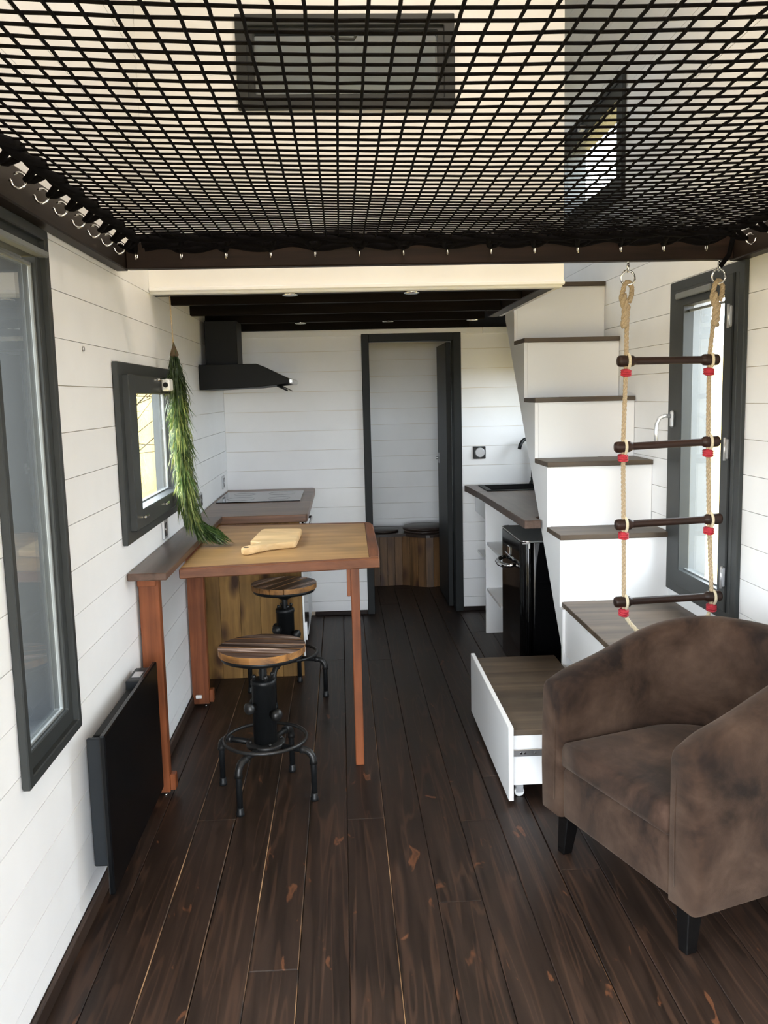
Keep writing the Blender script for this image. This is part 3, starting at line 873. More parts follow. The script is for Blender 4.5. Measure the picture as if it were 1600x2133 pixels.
# pull-out drawer that serves as the first step
dw = thing('step_drawer', 'low white drawer step with brown top, pulled out beneath the staircase', 'drawer', (.8, 3.6, 0))
obj('front_panel', MB().box(.594, .613, 3.125, 4.09, .015, .305, .002), M['white_panel'], dw)
obj('step_board', MB().box(.6135, 1.000, 3.15, 4.08, .262, .284, .002), M['tread'], dw, loc=(.8, 3.6, .27))
bx_ = MB()
for y0, y1 in ((3.155, 3.171), (4.06, 4.076)): bx_.box(.6135, 1.000, y0, y1, .065, .261)
bx_.box(.985, 1.000, 3.1715, 4.0595, .065, .261).box(.6135, .9845, 3.1715, 4.0595, .065, .08)
obj('drawer_box', bx_, M['white_panel'], dw)
rl = MB().box(.614, 1.000, 3.146, 3.1545, .180, .208, .002)
sr = obj('slide_rail', rl, M['steel'], dw)
for x in (.645, .66, .70, .82): obj('screw', MB().lathe([(.0045, 3.1445), (.0045, 3.146)], 10, (x, 0, .194), 'y'), M['chrome'], sr)
for y in (3.20, 4.0):
    cs = MB().lathe([(.017, -.008), (.019, -.005), (.019, .005), (.017, .008)], 16, (.648, y, .019), 'y')
    w_ = obj('castor', cs, M['plastic_white'], dw)
    obj('castor_fork', MB().box(.634, .662, y-.013, y-.0095, .018, .05, .002).box(.634, .662, y+.0095, y+.013, .018, .05, .002).box(.63, .666, y-.016, y+.016, .05, .0645, .003), M['silver'], w_)

# ---------------------------------------------------------------- right worktop, sink, shelf unit, fridge
CZ = .905
ct = thing('sink_worktop', 'dark brown worktop with black inset sink running beneath the stairs', 'worktop', (1.2, 5.3, .86))
# worktop built round the sink cut-out
SK = (.975, 1.44, 5.73, 6.06)
wt = MB()
wt.prism([(.912, 4.345), (.996, 4.345), (.996, 4.47), (1.52, 4.93), (1.52, 5.73), (.884, 5.73)], CZ-.042, CZ, 'z', .004)
wt.prism([(.884, 5.73), (.975, 5.73), (.975, 6.06), (.868, 6.06)], CZ-.042, CZ, 'z')
wt.box(1.44, 1.52, 5.73, 6.06, CZ-.042, CZ)
wt.prism([(.868, 6.06), (1.52, 6.06), (1.52, 6.138), (.868, 6.138), (.858, 6.13)], CZ-.042, CZ, 'z')
obj('worktop', wt, M['worktop_y'], ct, loc=(1.0, 5.2, CZ))
snk = MB()
x0, x1, y0, y1 = SK
snk.box(x0, x1, y0, y1, CZ-.17, CZ-.162)
for a in ((x0, x0+.008, y0, y1), (x1-.008, x1, y0, y1), (x0, x1, y0, y0+.008), (x0, x1, y1-.008, y1)):
    snk.box(*a, CZ-.17, CZ+.004, .001)
ring_ = MB().box(x0-.025, x1+.02, y0-.02, y0+.012, CZ, CZ+.006, .002).box(x0-.025, x1+.02, y1-.012, y1+.02, CZ, CZ+.006, .002)
ring_.box(x0-.025, x0+.012, y0, y1, CZ, CZ+.006, .002).box(x1-.012, x1+.02, y0, y1, CZ, CZ+.006, .002)
sb = obj('sink_bowl', snk, M['plastic_black'], ct)
obj('sink_rim', ring_, M['black'], sb)
fa = thing('faucet', 'dark curved faucet rising over the black sink', 'faucet', (1.33, 6.08, CZ))
fp = [(1.335, 6.085, CZ+.001), (1.335, 6.085, 1.12)]
for i in range(9):
    a = i/8*PI*.93
    fp.append((1.335-.055+.055*math.cos(a), 6.085-.035*(1-math.cos(a)), 1.14+.085*math.sin(a)))
obj('spout', MB().tube(fp, .0125, 12), M['black_metal'], fa)
obj('faucet_base', MB().lathe([(.026, CZ+.0006), (.026, CZ+.012), (.016, CZ+.03), (.016, CZ+.05)], 16, (1.335, 6.085, 0)), M['black_metal'], fa)
obj('lever', MB().tube([(1.35, 6.085, CZ+.06), (1.39, 6.06, CZ+.09)], .006, 8), M['black_metal'], fa)

su = thing('shelf_unit', 'white open shelf unit standing under the sink worktop', 'shelf', (1.15, 5.6, 0))
obj('divider', MB().box(.906, 1.30, 5.525, 5.543, 0, CZ-.0425), M['white_panel'], su)
obj('back_panel', MB().box(1.302, 1.316, 5.02, 6.126, 0, CZ-.0425), M['white_panel'], su)
obj('apron', MB().box(.93, .946, 5.5435, 6.1095, .725, CZ-.0425), M['white_panel'], su)
for z in (.60, .30):
    obj('shelf', MB().box(.912, 1.30, 5.02, 5.5245, z-.016, z), M['white_panel'], su)
obj('shelf', MB().box(.945, 1.30, 5.544, 6.1095, .43, .446), M['white_panel'], su)

fg = thing('fridge', 'black retro fridge with chrome handle under the worktop end', 'fridge', (1.15, 4.65, 0))
def rrect(x0, x1, y0, y1, r, n=6, corners=(1, 1, 1, 1)):
    pts = []
    for (cx, cy, a0, on) in ((x1-r, y1-r, 0, corners[0]), (x0+r, y1-r, PI/2, corners[1]), (x0+r, y0+r, PI, corners[2]), (x1-r, y0+r, 1.5*PI, corners[3])):
        if on:
            for i in range(n+1):
                a = a0+i*PI/2/n; pts.append((cx+r*math.cos(a), cy+r*math.sin(a)))
        else:
            sx = 1 if a0 in (0, 1.5*PI) else -1; sy_ = 1 if a0 in (0, PI/2) else -1
            pts.append((cx+sx*r, cy+sy_*r))
    return pts
FY0, FY1, FZ = 4.372, 4.945, .79
obj('cabinet', MB().prism(rrect(.955, 1.292, FY0+.004, FY1-.004, .02), .03, FZ-.004, 'z', .003, 2, smooth=True), M['black_gloss'], fg)
door = obj('door', MB().prism(rrect(.900, .952, FY0, FY1, .045, 8, (0, 1, 1, 0)), .06, FZ-.006, 'z', .006, 3, smooth=True), M['black_gloss'], fg)
obj('top_panel', MB().prism(rrect(.905, 1.292, FY0+.006, FY1-.006, .04, 8, (0, 1, 1, 0)), FZ-.0035, FZ+.004, 'z'), M['fridge_top'], fg)
obj('top_trim', MB().tube([(x, y, FZ+.001) for x, y in rrect(.902, .955, FY0+.002, FY1-.002, .043, 8, (0, 1, 1, 0))[1:-1]], .004, 8), M['chrome'], door)
for y in (FY0+.06, FY1-.06):
    obj('foot', MB().lathe([(.018, 0), (.018, .03)], 12, (.98, y, 0)).lathe([(.018, 0), (.018, .03)], 12, (1.25, y, 0)), M['black'], fg)
hn = MB().tube([(.897, 4.55, .640), (.872, 4.56, .634), (.850, 4.60, .630), (.838, 4.66, .629), (.840, 4.72, .630), (.856, 4.77, .633), (.876, 4.79, .637), (.897, 4.795, .640)], [.010, .012, .0135, .014, .0135, .0125, .011, .010], 10)
hnd = obj('handle', hn, M['chrome'], door)
obj('handle_plate', MB().box(.8925, .8995, 4.56, 4.79, .66, .672, .003).box(.8925, .8995, 4.66, 4.72, .672, .72, .003), M['chrome'], hnd)
obj('hinge', MB().box(.932, .946, FY0-.005, FY0, FZ-.034, FZ-.004, .002).box(.905, .946, FY0-.005, FY0, FZ-.010, FZ-.002, .002), M['steel'], door)

# ---------------------------------------------------------------- left kitchen cabinet, worktop, hob
KZ = .918
kc = thing('kitchen_cabinet', 'yellow pine sided kitchen cabinet under the left worktop', 'cabinet', (-.5, 5.4, 0))
xs = [-.797, -.695, -.585, -.475, -.36, -.243]
for i in range(5):
    obj('panel_board', MB().box(xs[i]+.0006, xs[i+1]-.0006, 4.782, 4.80, .0, KZ-.042, .001), M['pine'], kc, loc=((xs[i]+xs[i+1])/2, 4.79, .4))
obj('carcass', MB().box(-.797, -.26, 4.8005, 6.12, .05, KZ-.0425), M['white_panel'], kc)
ov = obj('oven', MB().box(-.2595, -.235, 4.83, 5.40, .14, KZ-.05, .003), M['black_gloss'], kc)
obj('oven_handle', MB().tube([(-.232, 4.86, .82), (-.195, 4.86, .82), (-.195, 5.36, .82), (-.232, 5.36, .82)], .008, 8), M['chrome'], ov)
for y, z in ((4.90, .855), (4.98, .855), (5.06, .855), (5.24, .855), (5.32, .855)):
    obj('knob', MB().lathe([(.018, -.234), (.018, -.215), (.014, -.212)], 14, (0, y, z), 'x'), M['chrome'], ov)
obj('door', MB().box(-.2595, -.24, 5.42, 6.1, .06, KZ-.05, .002), M['white_panel'], kc)
obj('corner_strip', MB().box(-.2415, -.2325, 4.782, 4.81, .11, KZ-.042).box(-.238, -.221, 4.80, 4.825, .20, .30, .001), M['white_panel'], kc)
kw = obj('hob_worktop', MB().prism([(-.798, 4.74), (-.205, 4.74), (-.196, 4.76), (-.192, 6.09), (-.205, 6.137), (-.798, 6.137)], KZ-.042, KZ, 'z', .003), M['worktop'], None, loc=(-.5, 5.4, KZ-.042))
tag(kw, 'brown wooden worktop holding the ceramic hob along the left wall', 'worktop')
hb_ = thing('hob', 'flat black glass ceramic hob set into the left worktop', 'hob', (-.52, 5.65, KZ))
obj('glass_plate', MB().box(-.775, -.262, 5.36, 5.93, KZ+.0005, KZ+.006, .002), M['hob'], hb_)
for x, y, r in ((-.64, 5.51, .085), (-.40, 5.51, .07), (-.64, 5.78, .07), (-.40, 5.78, .085)):
    obj('cooking_zone', MB().tube([(x+r*math.cos(a), y+r*math.sin(a), KZ+.0061) for a in [i*2*PI/32 for i in range(32)]], .0006, 4, closed=True), M['grey_strip'], hb_)

# extractor hood
ho = thing('extractor_hood', 'black sloping extractor hood with square duct mounted above the hob', 'hood', (-.6, 5.4, 1.6))
obj('hood_body', MB().prism([(-.797, 1.602), (-.48, 1.611), (-.292, 1.628), (-.292, 1.656), (-.47, 1.744), (-.797, 1.744)], 5.10, 5.70, 'y', .002), M['black'], ho)
obj('duct', MB().box(-.772, -.588, 5.22, 5.48, 1.745, 1.998, .003), M['black'], ho)
obj('front_strip', MB().box(-.2915, -.268, 5.10, 5.70, 1.627, 1.657, .006), M['silver'], ho)
fp_ = MB(); fp_.tube([(-.36, 5.12, 1.617), (-.30, 5.12, 1.588)], .005, 6)
obj('flap', MB().prism([(-.365, 1.618), (-.300, 1.586), (-.297, 1.589), (-.362, 1.621)], 5.13, 5.67, 'y'), M['black_gloss'], ho)
obj('flap_arm', fp_.tube([(-.335, 5.16, 1.616), (-.275, 5.16, 1.586)], .0025, 6), M['black_metal'], ho)

# ---------------------------------------------------------------- bar shelf, table, board
BZ = .922
br_ = thing('bar_shelf', 'dark brown bar shelf on two red brown posts along the left wall', 'shelf', (-.73, 4.0, 0))
obj('shelf_board', MB().box(-.798, -.655, 3.2, 4.739, BZ-.028, BZ, .003), M['bar'], br_, loc=(-.73, 4.0, BZ))
for y, xo in ((3.335, -.715), (4.345, -.709)):
    obj('post', MB().box(-.792, xo, y, y+.045, .012, BZ-.0285, .002), M['post'], br_, loc=(-.75, y, .4))
    obj('post_block', MB().box(-.794, xo-.008, y-.012, y-.0005, BZ-.075, BZ-.029, .002), M['post'], br_, loc=(-.75, y, .85))
    obj('post_foot', MB().box(xo, xo+.022, y+.002, y+.043, .02, .085, .003), M['post'], br_, loc=(-.7, y, .05))
    obj('levelling_screw', MB().lathe([(.007, 0), (.007, .003), (.004, .004), (.004, .012)], 10, (xo-.02, y+.012, 0)), M['chrome'], br_)
obj('white_clip', MB().box(-.775, -.745, 4.333, 4.3445, .045, .062, .002), M['plastic_white'], br_)

TZT = .889
tb = thing('folding_table', 'oiled pine table leaf with red brown edging, hinged to the bar shelf', 'table', (-.2, 4.0, 0))
edge_w = .045
xsl = -.654
obj('tabletop', MB().prism([(xsl, 3.472), (.10, 3.565), (.108, 4.535), (xsl, 4.60)], TZT-.028, TZT, 'z', .001), M['table'], tb, loc=(-.25, 4.05, TZT))
obj('edge_strip', MB().prism([(xsl, 3.434), (.142, 3.532), (.142, 3.5705), (xsl, 3.4715)], TZT-.040, TZT+.0005, 'z', .004), M['table_edge'], tb, loc=(-.25, 3.5, TZT))
obj('edge_strip', MB().prism([(.1005, 3.571), (.142, 3.571), (.149, 3.70), (.150, 4.50), (.142, 4.545), (.1085, 4.5355)], TZT-.036, TZT+.0005, 'z', .004), M['table_edge_y'], tb, loc=(.12, 4.05, TZT))
obj('edge_strip', MB().prism([(xsl, 4.6005), (.1085, 4.536), (.142, 4.5455), (.13, 4.575), (xsl, 4.632)], TZT-.036, TZT+.0005, 'z', .004), M['table_edge'], tb, loc=(-.25, 4.6, TZT))
lg = MB().box(.018, .058, 3.485+.045, 3.525+.045, 0, TZT-.041, .003)
obj('leg', MB().prism([(3.545, 0), (3.578, 0), (3.590, TZT-.0405), (3.545, TZT-.0405)], .022, .058, 'x', .003), M['post'], tb, loc=(.04, 3.56, .4))
obj('leg_brace', MB().box(.006, .0215, 3.552, 3.585, TZT-.16, TZT-.0405, .002), M['post'], tb, loc=(.01, 3.56, .8))
obj('apron', MB().box(-.60, .02, 3.60, 3.62, TZT-.05, TZT-.0285), M['table_edge'], tb, loc=(-.3, 3.6, .85))

cbp = [(-.400, 4.23), (-.385, 4.25), (-.225, 4.24), (-.205, 4.225), (-.203, 4.19), (-.212, 3.86), (-.222, 3.835), (-.292, 3.811), (-.330, 3.79), (-.352, 3.765), (-.388, 3.715), (-.410, 3.690), (-.430, 3.692), (-.441, 3.715), (-.438, 3.750), (-.415, 3.785), (-.375, 3.835), (-.375, 3.862), (-.405, 3.878), (-.420, 3.90)]
cb = obj('cutting_board', MB().prism(cbp, TZT+.0008, TZT+.030, 'z', .007, 3, smooth=True), M['beech'], None, loc=(-.3, 3.98, TZT))
tag(cb, 'pale beech cutting board with curved handle lying on the pine table', 'cutting board')
obj('handle_hole', MB().lathe([(.012, TZT+.0302), (.012, TZT+.0306)], 16, (-.418, 3.722, 0)), M['tread_edge'], cb)

# ---------------------------------------------------------------- stools
def stool(loc, rot, label):
    t = thing('bar_stool', label, 'stool', loc, rot, group='industrial pipe stools at the table')
    R = .168; zt = .600
    # seat slats
    cuts = [-R, -.098, -.033, .030, .092, R]
    for i in range(5):
        a, b = cuts[i]+(.0028 if i else 0), cuts[i+1]-(.0028 if i < 4 else 0)
        pts = []
        n = 14
        for k2 in range(n+1):
            y = a+(b-a)*k2/n; pts.append((math.sqrt(max(0, R*R-y*y)), y))
        for k2 in range(n, -1, -1):
            y = a+(b-a)*k2/n; pts.append((-math.sqrt(max(0, R*R-y*y)), y))
        q = []
        for p in pts:
            if not q or (abs(p[0]-q[-1][0])+abs(p[1]-q[-1][1])) > 1e-4: q.append(p)
        if abs(q[0][0]-q[-1][0])+abs(q[0][1]-q[-1][1]) < 1e-4: q.pop()
        mb = MB().prism(q, zt-.026, zt-random.uniform(0, .0012), 'z')
        mb.bm.normal_update()
        for f in mb.bm.faces:
            if abs(f.normal.z) < .5: f.material_index = 1
        obj('seat_slat', mb, [M['seat'], M['seat_edge']], t, local=True)
    obj('seat_pan', MB().lathe([(.0, zt-.055), (.10, zt-.053), (.157, zt-.044), (.161, zt-.036), (.161, zt-.0265), (.0, zt-.0265)], 40), M['black_metal'], t, local=True)
    obj('hub', MB().lathe([(.022, zt-.085), (.032, zt-.08), (.055, zt-.060), (.055, zt-.053), (.0, zt-.053)], 20), M['black_metal'], t, local=True)
    sp = MB()
    zz = .44
    prof = []
    while zz < zt-.08: prof += [(.0135, zz), (.0160, zz+.004)]; zz += .008
    obj('screw_spindle', sp.lathe(prof, 16), M['black_metal'], t, local=True)
    cl = obj('column', MB().lathe([(.046, .214), (.046, .445), (.049, .447), (.049, .462), (.044, .466), (.018, .466)], 28), M['black_metal'], t, local=True)
    for k2 in range(4):
        a = PI/4+k2*PI/2
        o = obj('bolt', MB().lathe([(.006, .466), (.006, .474), (.0085, .475), (.0085, .484), (.004, .488)], 8, (.036*math.cos(a), .036*math.sin(a), 0)), M['iron_worn'], cl, local=True)
    for a, z in ((-1.95, .365), (-.35, .335), (2.6, .35)):
        mb = MB().lathe([(.015, .0), (.015, .018), (.024, .02), (.024, .034), (.017, .042), (.006, .046)], 14, (0, 0, 0), 'x')
        bmesh.ops.transform(mb.bm, matrix=Matrix.Rotation(a, 4, 'Z') @ Matrix.Translation((.045, 0, z)), verts=mb.bm.verts)
        obj('valve_cap', mb, M['iron_worn'], cl, local=True)
    fl_ = obj('flange', MB().lathe([(.0, .196), (.074, .196), (.077, .199), (.077, .210), (.074, .213), (.047, .214)], 28), M['iron_worn'], t, local=True)
    for k2 in range(4):
        a = PI/4+k2*PI/2
        obj('bolt', MB().lathe([(.007, .2135), (.007, .221), (.004, .224)], 8, (.062*math.cos(a), .062*math.sin(a), 0)), M['iron_worn'], fl_, local=True)
    obj('foot_ring', MB().tube([(.160*math.cos(a), .160*math.sin(a), .226) for a in [i*2*PI/48 for i in range(48)]], .0075, 8, closed=True), M['iron_worn'], t, local=True)
    for k2 in range(4):
        a = k2*PI/2; c, s = math.cos(a), math.sin(a)
        rl_ = .207
        prof = [(.06, .200), (.165, .200)]
        for i in range(1, 6):
            q = i/6*PI/2; prof.append((rl_-.038+.038*math.sin(q), .200-.038+.038*math.cos(q)))
        prof += [(rl_, .155), (rl_, .03)]
        l = obj('leg', MB().tube([(r*c, r*s, z) for r, z in prof], .0118, 10), M['black_metal'], t, local=True)
        el = [(.155, .200), (.168, .2005)]
        for i in range(0, 7):
            q = i/6*PI/2; el.append((rl_-.038+.038*math.sin(q), .200-.038+.038*math.cos(q)))
        el += [(rl_, .150)]
        rad = [.0165, .0145]+[.0142]*7+[.0165]
        obj('elbow', MB().tube([(r*c, r*s, z) for r, z in el], rad, 10), M['iron_worn'], l, local=True)
        obj('foot_cap', MB().lathe([(.0135, 0), (.016, .002), (.016, .012), (.0135, .016), (.0135, .03), (.0115, .032)], 12, (rl_*c, rl_*s, 0)), M['black_metal'], l, local=True)
    return t
s1 = stool((-.331, 3.325, 0), math.radians(-25), 'nearer round pipe stool, whole wooden seat in view before the table')
s2 = dup(s1, 'bar_stool.001', (-.318, 4.475, 0), math.radians(-15), 'farther round pipe stool half under the table beside the pine cabinet')
for st_, a_ in ((s1, 14), (s2, 72)):        # the seats turn freely on their spindles
    for ch in st_.children:
        if ch.name.startswith('seat_slat'): ch.matrix_basis = Matrix.Rotation(math.radians(a_), 4, 'Z') @ ch.matrix_basis

# ---------------------------------------------------------------- radiator
rd = thing('panel_radiator', 'black flat panel radiator mounted low on the left wall', 'radiator', (-.75, 2.85, .1))
obj('body', MB().box(-.792, -.728, 2.56, 3.17, .140, .532, .006, 2), M['rad_body'], rd)
obj('front_panel', MB().box(-.7275, -.710, 2.475, 3.205, .095, .588, .004), M['rad_panel'], rd)
obj('side_fold', MB().box(-.786, -.728, 2.545, 2.5595, .150, .555, .004), M['rad_body'], rd)
ob_ = MB().box(-.780, -.735, 2.60, 3.02, .5325, .545, .003)
obj('air_grille', ob_, M['anthracite_dark'], rd)
cx = obj('control_box', MB().box(-.785, -.7285, 3.03, 3.185, .533, .572, .004), M['rad_body'], rd)
obj('display', MB().box(-.772, -.742, 3.07, 3.13, .5722, .574), M['silver'], cx)
obj('wall_bracket', MB().box(-.797, -.7925, 2.62, 2.66, .16, .52).box(-.797, -.7925, 3.02, 3.06, .16, .52), M['black'], rd)

# ---------------------------------------------------------------- sockets and switch
def socket(y, z0, z1, w, label, metal=True):
    t = thing('wall_socket', label, 'socket', (XL, y, (z0+z1)/2), group='sockets above the left worktop')
    obj('face_plate', MB().box(XL+.0008, XL+.011, y-w/2, y+w/2, z0, z1, .003), M['silver'], t)
    n = 2 if w > .1 else 1
    for i in range(n):
        yc = y+(i-(n-1)/2)*.07
        obj('insert', MB().box(XL+.0112, XL+.0125, yc-.024, yc+.024, (z0+z1)/2-.03, (z0+z1)/2+.03, .0005), M['plastic_black'], t)
        obj('cup', MB().lathe([(.018, XL+.0126), (.02, XL+.0135), (.019, XL+.014)], 16, (0, yc, (z0+z1)/2), 'x'), M['chrome'], t)
socket(3.90, .94, 1.025, .085, 'silver wall socket below the small window, just above the bar shelf')
socket(4.89, .952, 1.033, .150, 'double silver wall socket beside the hanging garland')
socket(5.885, .955, 1.04, .085, 'silver wall socket in the corner behind the hob')
sw = thing('dimmer_switch', 'square black dimmer switch with silver dial on the back wall', 'switch', (.967, YB, 1.134))
obj('face_plate', MB().box(.923, 1.011, YB-.011, YB-.0015, 1.090, 1.178, .003), M['plastic_black'], sw)
dk = MB().lathe([(.031, YB-.028), (.034, YB-.026), (.034, YB-.0112)], 28, (.969, 0, 1.136), 'y')
obj('dial', dk, M['silver'], sw)
hk = obj('wall_screw', MB().lathe([(.004, XL+.0008), (.008, XL+.002), (.008, XL+.005), (.003, XL+.006)], 10, (0, 2.835, 1.715), 'x'), M['steel'])
tag(hk, 'small bare screw in the left wall planks beside the tall window', 'screw')

# ---------------------------------------------------------------- hanging garland
ga = thing('hanging_garland', 'green grassy garland hanging on a string beside the small window', 'plant', (-.72, 3.95, .95))
obj('string', MB().tube([(-.729, 3.96, 1.999), (-.727, 3.958, 1.92), (-.722, 3.95, 1.775)], .003, 6), M['rope'], ga)
GP = [(-.721, 1.79), (-.719, 1.70), (-.716, 1.56), (-.712, 1.41), (-.706, 1.24), (-.697, 1.11), (-.68, 1.035), (-.652, .985), (-.60, .952)]
stem = [Vector((x, 3.95, z)) for x, z in GP]
obj('stem', MB().tube(stem, .006, 6), M['leaf'], ga)
obj('cap', MB().lathe([(.002, 1.80), (.006, 1.785), (.013, 1.765), (.020, 1.745), (.012, 1.735)], 12, (-.7205, 3.95, 0)), M['leaf_cap'], ga)
lv = MB(); rg_ = random.Random(21)
cum = [0]
for i in range(len(stem)-1): cum.append(cum[-1]+(stem[i+1]-stem[i]).length)
for n_ in range(1500):
    d = rg_.random()**.9*cum[-1]
    i = max(j for j in range(len(cum)-1) if cum[j] <= d)
    p = stem[i].lerp(stem[i+1], (d-cum[i])/(cum[i+1]-cum[i]))
    t = (stem[i+1]-stem[i]).normalized()
    fr = d/cum[-1]
    wide = .046*min(1, fr*5+.30)*(1 if fr < .8 else .7)
    a = rg_.uniform(0, 2*PI)
    n1 = t.cross(Vector((0, 1, .01))).normalized(); n2 = t.cross(n1)
    outv = n1*math.cos(a)+n2*math.sin(a)
    L_ = rg_.uniform(.07, .135)
    p0 = p+outv*wide*.35*rg_.random()
    p1 = p0+outv*wide*rg_.uniform(.35, .85)+t*L_*rg_.uniform(.25, .5)
    p2 = p1+outv*wide*rg_.uniform(-.25, .5)+t*L_*.55+Vector((0, 0, -.012))
    if rg_.random() < .06: p2 += outv*.03
    pts = [p0, p1, p2]
    for q in pts:
        if q.x < XL+.012: q.x = XL+.012+rg_.random()*.008
        zmin = BZ+.008 if q.x < -.653 else TZT+.004
        if q.z < zmin and q.y > 3.2: q.z = zmin+rg_.random()*.006
    w = rg_.uniform(.0016, .0040)
    sd = (t.cross(outv)*math.cos(rg_.uniform(-.9, .9))+outv*.4).normalized()*w
    v = [lv.bm.verts.new(c) for c in (pts[0]-sd*.5, pts[0]+sd*.5, pts[1]+sd, pts[2], pts[1]-sd)]
    f = lv.bm.faces.new(v)
    f.material_index = 0 if fr < .22 else (2 if rg_.random() < .25+.75*max(0, fr-.45) and fr < .86 else 1)  # pale leaves vary the green; more lower down paint the yellow light there
fo = obj('foliage', lv, [M['leaf_dark'], M['leaf'], M['leaf_pale_lit']], ga); fo['kind'] = 'stuff'

# ---------------------------------------------------------------- bathroom bench
bn = thing('toilet_bench', 'rustic pine bench with dark round lids in the bathroom', 'bench', (.45, 7.2, 0))
front = []
def fy(x):
    if x < .505: return 7.06-.020*math.cos((x-.20)/.305*PI/2)
    return 7.055-.115*math.sin(min(1, max(0, (x-.505)/.36))*PI)
XB0, XB1 = -.02, .90
nsl = 15
for i in range(nsl):
    x0 = XB0+(XB1-XB0)*i/nsl; x1 = XB0+(XB1-XB0)*(i+1)/nsl
    y0, y1 = fy(x0), fy(x1)
    obj('slat', MB().prism([(x0+.0008, y0), (x1-.0008, y1), (x1-.0008, y1+.02), (x0+.0008, y0+.02)], 0, .405-.0005, 'z', .001), M['bench'], bn, loc=((x0+x1)/2, y0, .2))
topp = [(XB0, YE-.001), (XB0, fy(XB0)-.012)]+[(XB0+(XB1-XB0)*i/30, fy(XB0+(XB1-XB0)*i/30)-.012) for i in range(1, 31)]+[(XB1, YE-.001)]
obj('bench_top', MB().prism(topp, .405, .428, 'z'), M['bench_top'], bn)
obj('lid', MB().lathe([(.0, .4285), (.112, .4285), (.120, .433), (.120, .446), (.112, .451), (.0, .453)], 32, (.33, 7.19, 0)), M['bench_top'], bn)
obj('seat_ring', MB().lathe([(.0, .4285), (.165, .4285), (.168, .434), (.165, .446), (.0, .447)], 32, (.665, 7.17, 0)), M['bench_top'], bn)
obj('lid', MB().lathe([(.0, .4475), (.170, .4475), (.180, .453), (.180, .468), (.170, .474), (.0, .477)], 36, (.665, 7.17, 0)), M['bench_top'], bn)

# ---------------------------------------------------------------- armchair
ang = math.atan2(-.3425, -.9395)        # direction the chair faces
ctr = Vector((.82, 2.525, 0)) + Vector((.3425, -.9395, 0))*.03
ac = thing('tub_armchair', 'brown suede tub armchair with black feet in the right corner', 'armchair', (ctr.x, ctr.y, 0), ang)
# local axes: +x = front, +y = chair's left when seated ... here y = -s
HW, TH = .372, .118
def U(t, inset):
    """plan path of the tub from one arm front (t=0) round the back to the other (t=1)"""
    xf, xc = .035, -.285
    r = HW-inset
    la = xf-xc; lb = PI*r; tot = 2*la+lb
    s = t*tot
    if s < la: return Vector((xf-s, r, 0)), Vector((0, 1, 0))
    if s < la+lb:
        a = PI/2+(s-la)/r
        return Vector((xc+r*math.cos(a)*.93, r*math.sin(a), 0)), Vector((math.cos(a), math.sin(a), 0))
    return Vector((xc+(s-la-lb), -r, 0)), Vector((0, -1, 0))
def topz(p):
    k2 = min(1, max(0, (.035-p.x)/.60))
    k2 = k2*k2*(3-2*k2)*.55+k2*.45
    drop = .018*max(0, (p.x+.055)/.09)**2
    return .630+.150*k2-drop
NT = 72
rows = []
for i in range(NT+1):
    t = i/NT
    po, no = U(t, 0.0); pi, ni = U(t, TH)
    zt = topz(po)
    sec = []
    # outer bottom -> outer top -> rounded rim -> inner top -> inner bottom
    for z in (.150, .156, .20, .30, .42, zt-.10): sec.append(po*1+Vector((0, 0, z)) - no*(.004 if z < .153 else 0) + no*.008*math.sin((z-.15)/(zt-.25)*PI))
    for k2 in range(9):
        a = k2/8*PI
        mid = (po+pi)*.5; half = (po-pi)*.5
        sec.append(mid+half*math.cos(a)*(1 if k2 else 1)+Vector((0, 0, zt-.062+.062*math.sin(a)**.8)))
    for z in (zt-.10, .42, .30, .20, .156, .150): sec.append(pi+Vector((0, 0, z)))
    rows.append(sec)
# rounded front faces of the arms
def capped(rows):
    mb = MB()
    out = []
    for end, rws in ((0, rows[0]), (1, rows[-1])):
        pass
    first = rows[0]; last = rows[-1]
    def shrink(sec, kx, push):
        c = Vector((0, 0, 0))
        for q in sec: c += q
        c /= len(sec)
        o = []
        for q in sec:
            d = Vector((0, q.y-c.y, 0))
            dz = q.z
            z = q.z
            if z > c.z+.10: z = z-(1-kx)*.07
            o.append(Vector((q.x+push, c.y+d.y*kx, z)))
        return o
    R_ = [shrink(first, .80, .024), shrink(first, .93, .017)]+rows+[shrink(last, .93, .017), shrink(last, .80, .024)]
    vs = mb.grid(R_)
    for sec in (vs[0], vs[-1]):
        # fill the arm front: pair outer and inner verts
        n = len(sec)
        for k2 in range(n//2):
            a, b = sec[k2], sec[k2+1]; c, d = sec[n-2-k2], sec[n-1-k2]
            if len({a, b, c, d}) == 4:
                f = mb.bm.faces.new((a, b, c, d)); f.smooth = True
            elif len({a, b, c, d}) == 3:
                f = mb.bm.faces.new(list(dict.fromkeys((a, b, c, d)))); f.smooth = True
    return mb
obj('shell', capped(rows), M['suede'], ac, local=True)
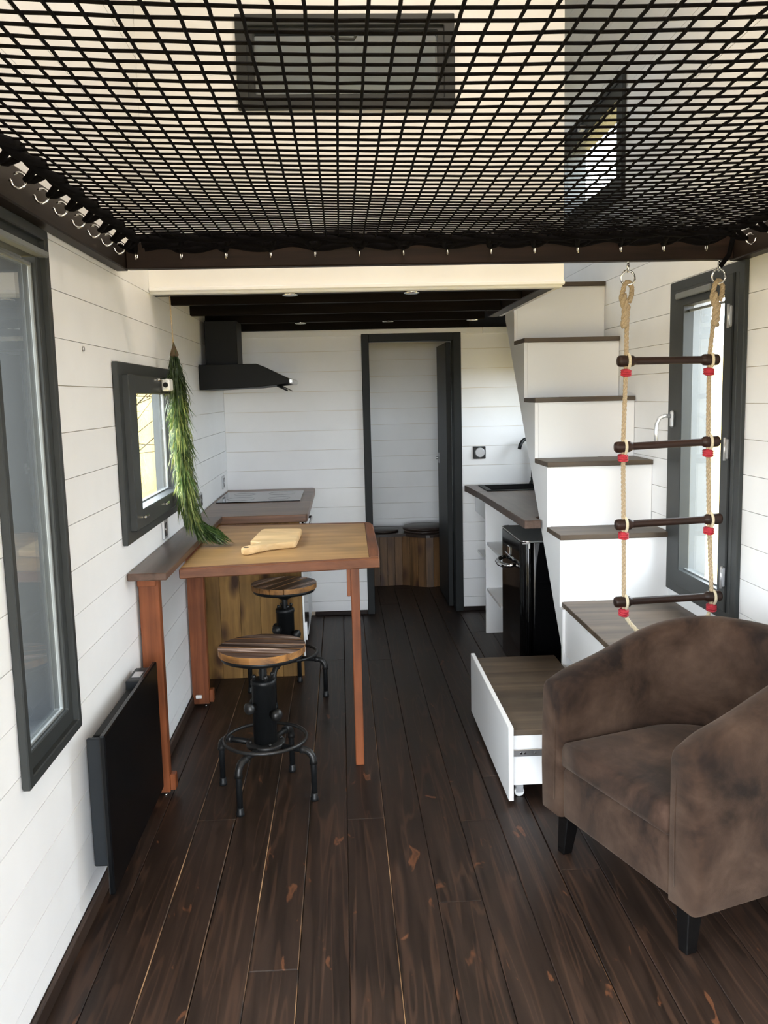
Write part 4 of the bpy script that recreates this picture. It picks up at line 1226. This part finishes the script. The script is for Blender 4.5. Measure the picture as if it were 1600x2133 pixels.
def cushion_poly(front, inset, n=18):
    r = HW-TH-inset; xc = -.285
    pts = [(front, r), ]
    pts += [(xc+(r)*math.cos(PI/2+i*PI/n)*.93, r*math.sin(PI/2+i*PI/n)) for i in range(n+1)]
    pts += [(front, -r)]
    return pts
bs_ = MB().prism(cushion_poly(.048, -.004), .148, .322, 'z', .012, 3, smooth=True)
obj('seat_base', bs_, M['suede'], ac, local=True)
# crowned seat cushion
poly = cushion_poly(.056, .003, 20)
cxm = -.20
def cush():
    mb = MB(); R_ = []
    dense = []
    for i in range(len(poly)):
        a, b = Vector((*poly[i], 0)), Vector((*poly[(i+1) % len(poly)], 0))
        n = 6 if (b-a).length > .1 else 1
        for k2 in range(n): dense.append(a.lerp(b, k2/n))
    c0 = Vector((cxm, 0, 0))
    for s_, z in ((.97, .326), (.995, .332), (1.0, .345), (1.0, .385), (.992, .400), (.972, .410), (.93, .416), (.8, .423), (.6, .428), (.3, .431), (.02, .432)):
        R_.append([c0+(p-c0)*s_+Vector((0, 0, z)) for p in dense])
    vs = mb.grid(R_, wrap=True)
    mb.bm.faces.new(vs[0][::-1]); mb.bm.faces.new(vs[-1])
    return mb
obj('seat_cushion', cush(), M['suede_cushion'], ac, local=True)
for sgn in (1, -1):
    obj('arm_seam', MB().tube([(.060, sgn*(HW-TH+.035), .20), (.060, sgn*(HW-TH+.032), .42), (.056, sgn*(HW-TH+.035), .53), (.044, sgn*(HW-.06), .585)], .0028, 6), M['suede'], ac, local=True)
for sx, sy in ((.0, .285), (.0, -.285), (-.50, .20), (-.50, -.20)):
    k2 = .010
    lgm = MB()
    b = bmesh.new(); bmesh.ops.create_cube(b, size=1)
    for v in b.verts:
        top = v.co.z > 0; w = .028 if top else .018
        v.co = Vector((sx+(.014 if not top and sx > -.2 else (-.014 if not top else 0))+math.copysign(w, v.co.x), sy+math.copysign(w, v.co.y)+(0 if top else math.copysign(.010, sy)), .152 if top else 0))
    bmesh.ops.bevel(b, geom=list(b.edges), offset=.003, segments=1, affect='EDGES')
    lgm._join(b)
    obj('leg', lgm, M['leg_black'], ac, local=True)
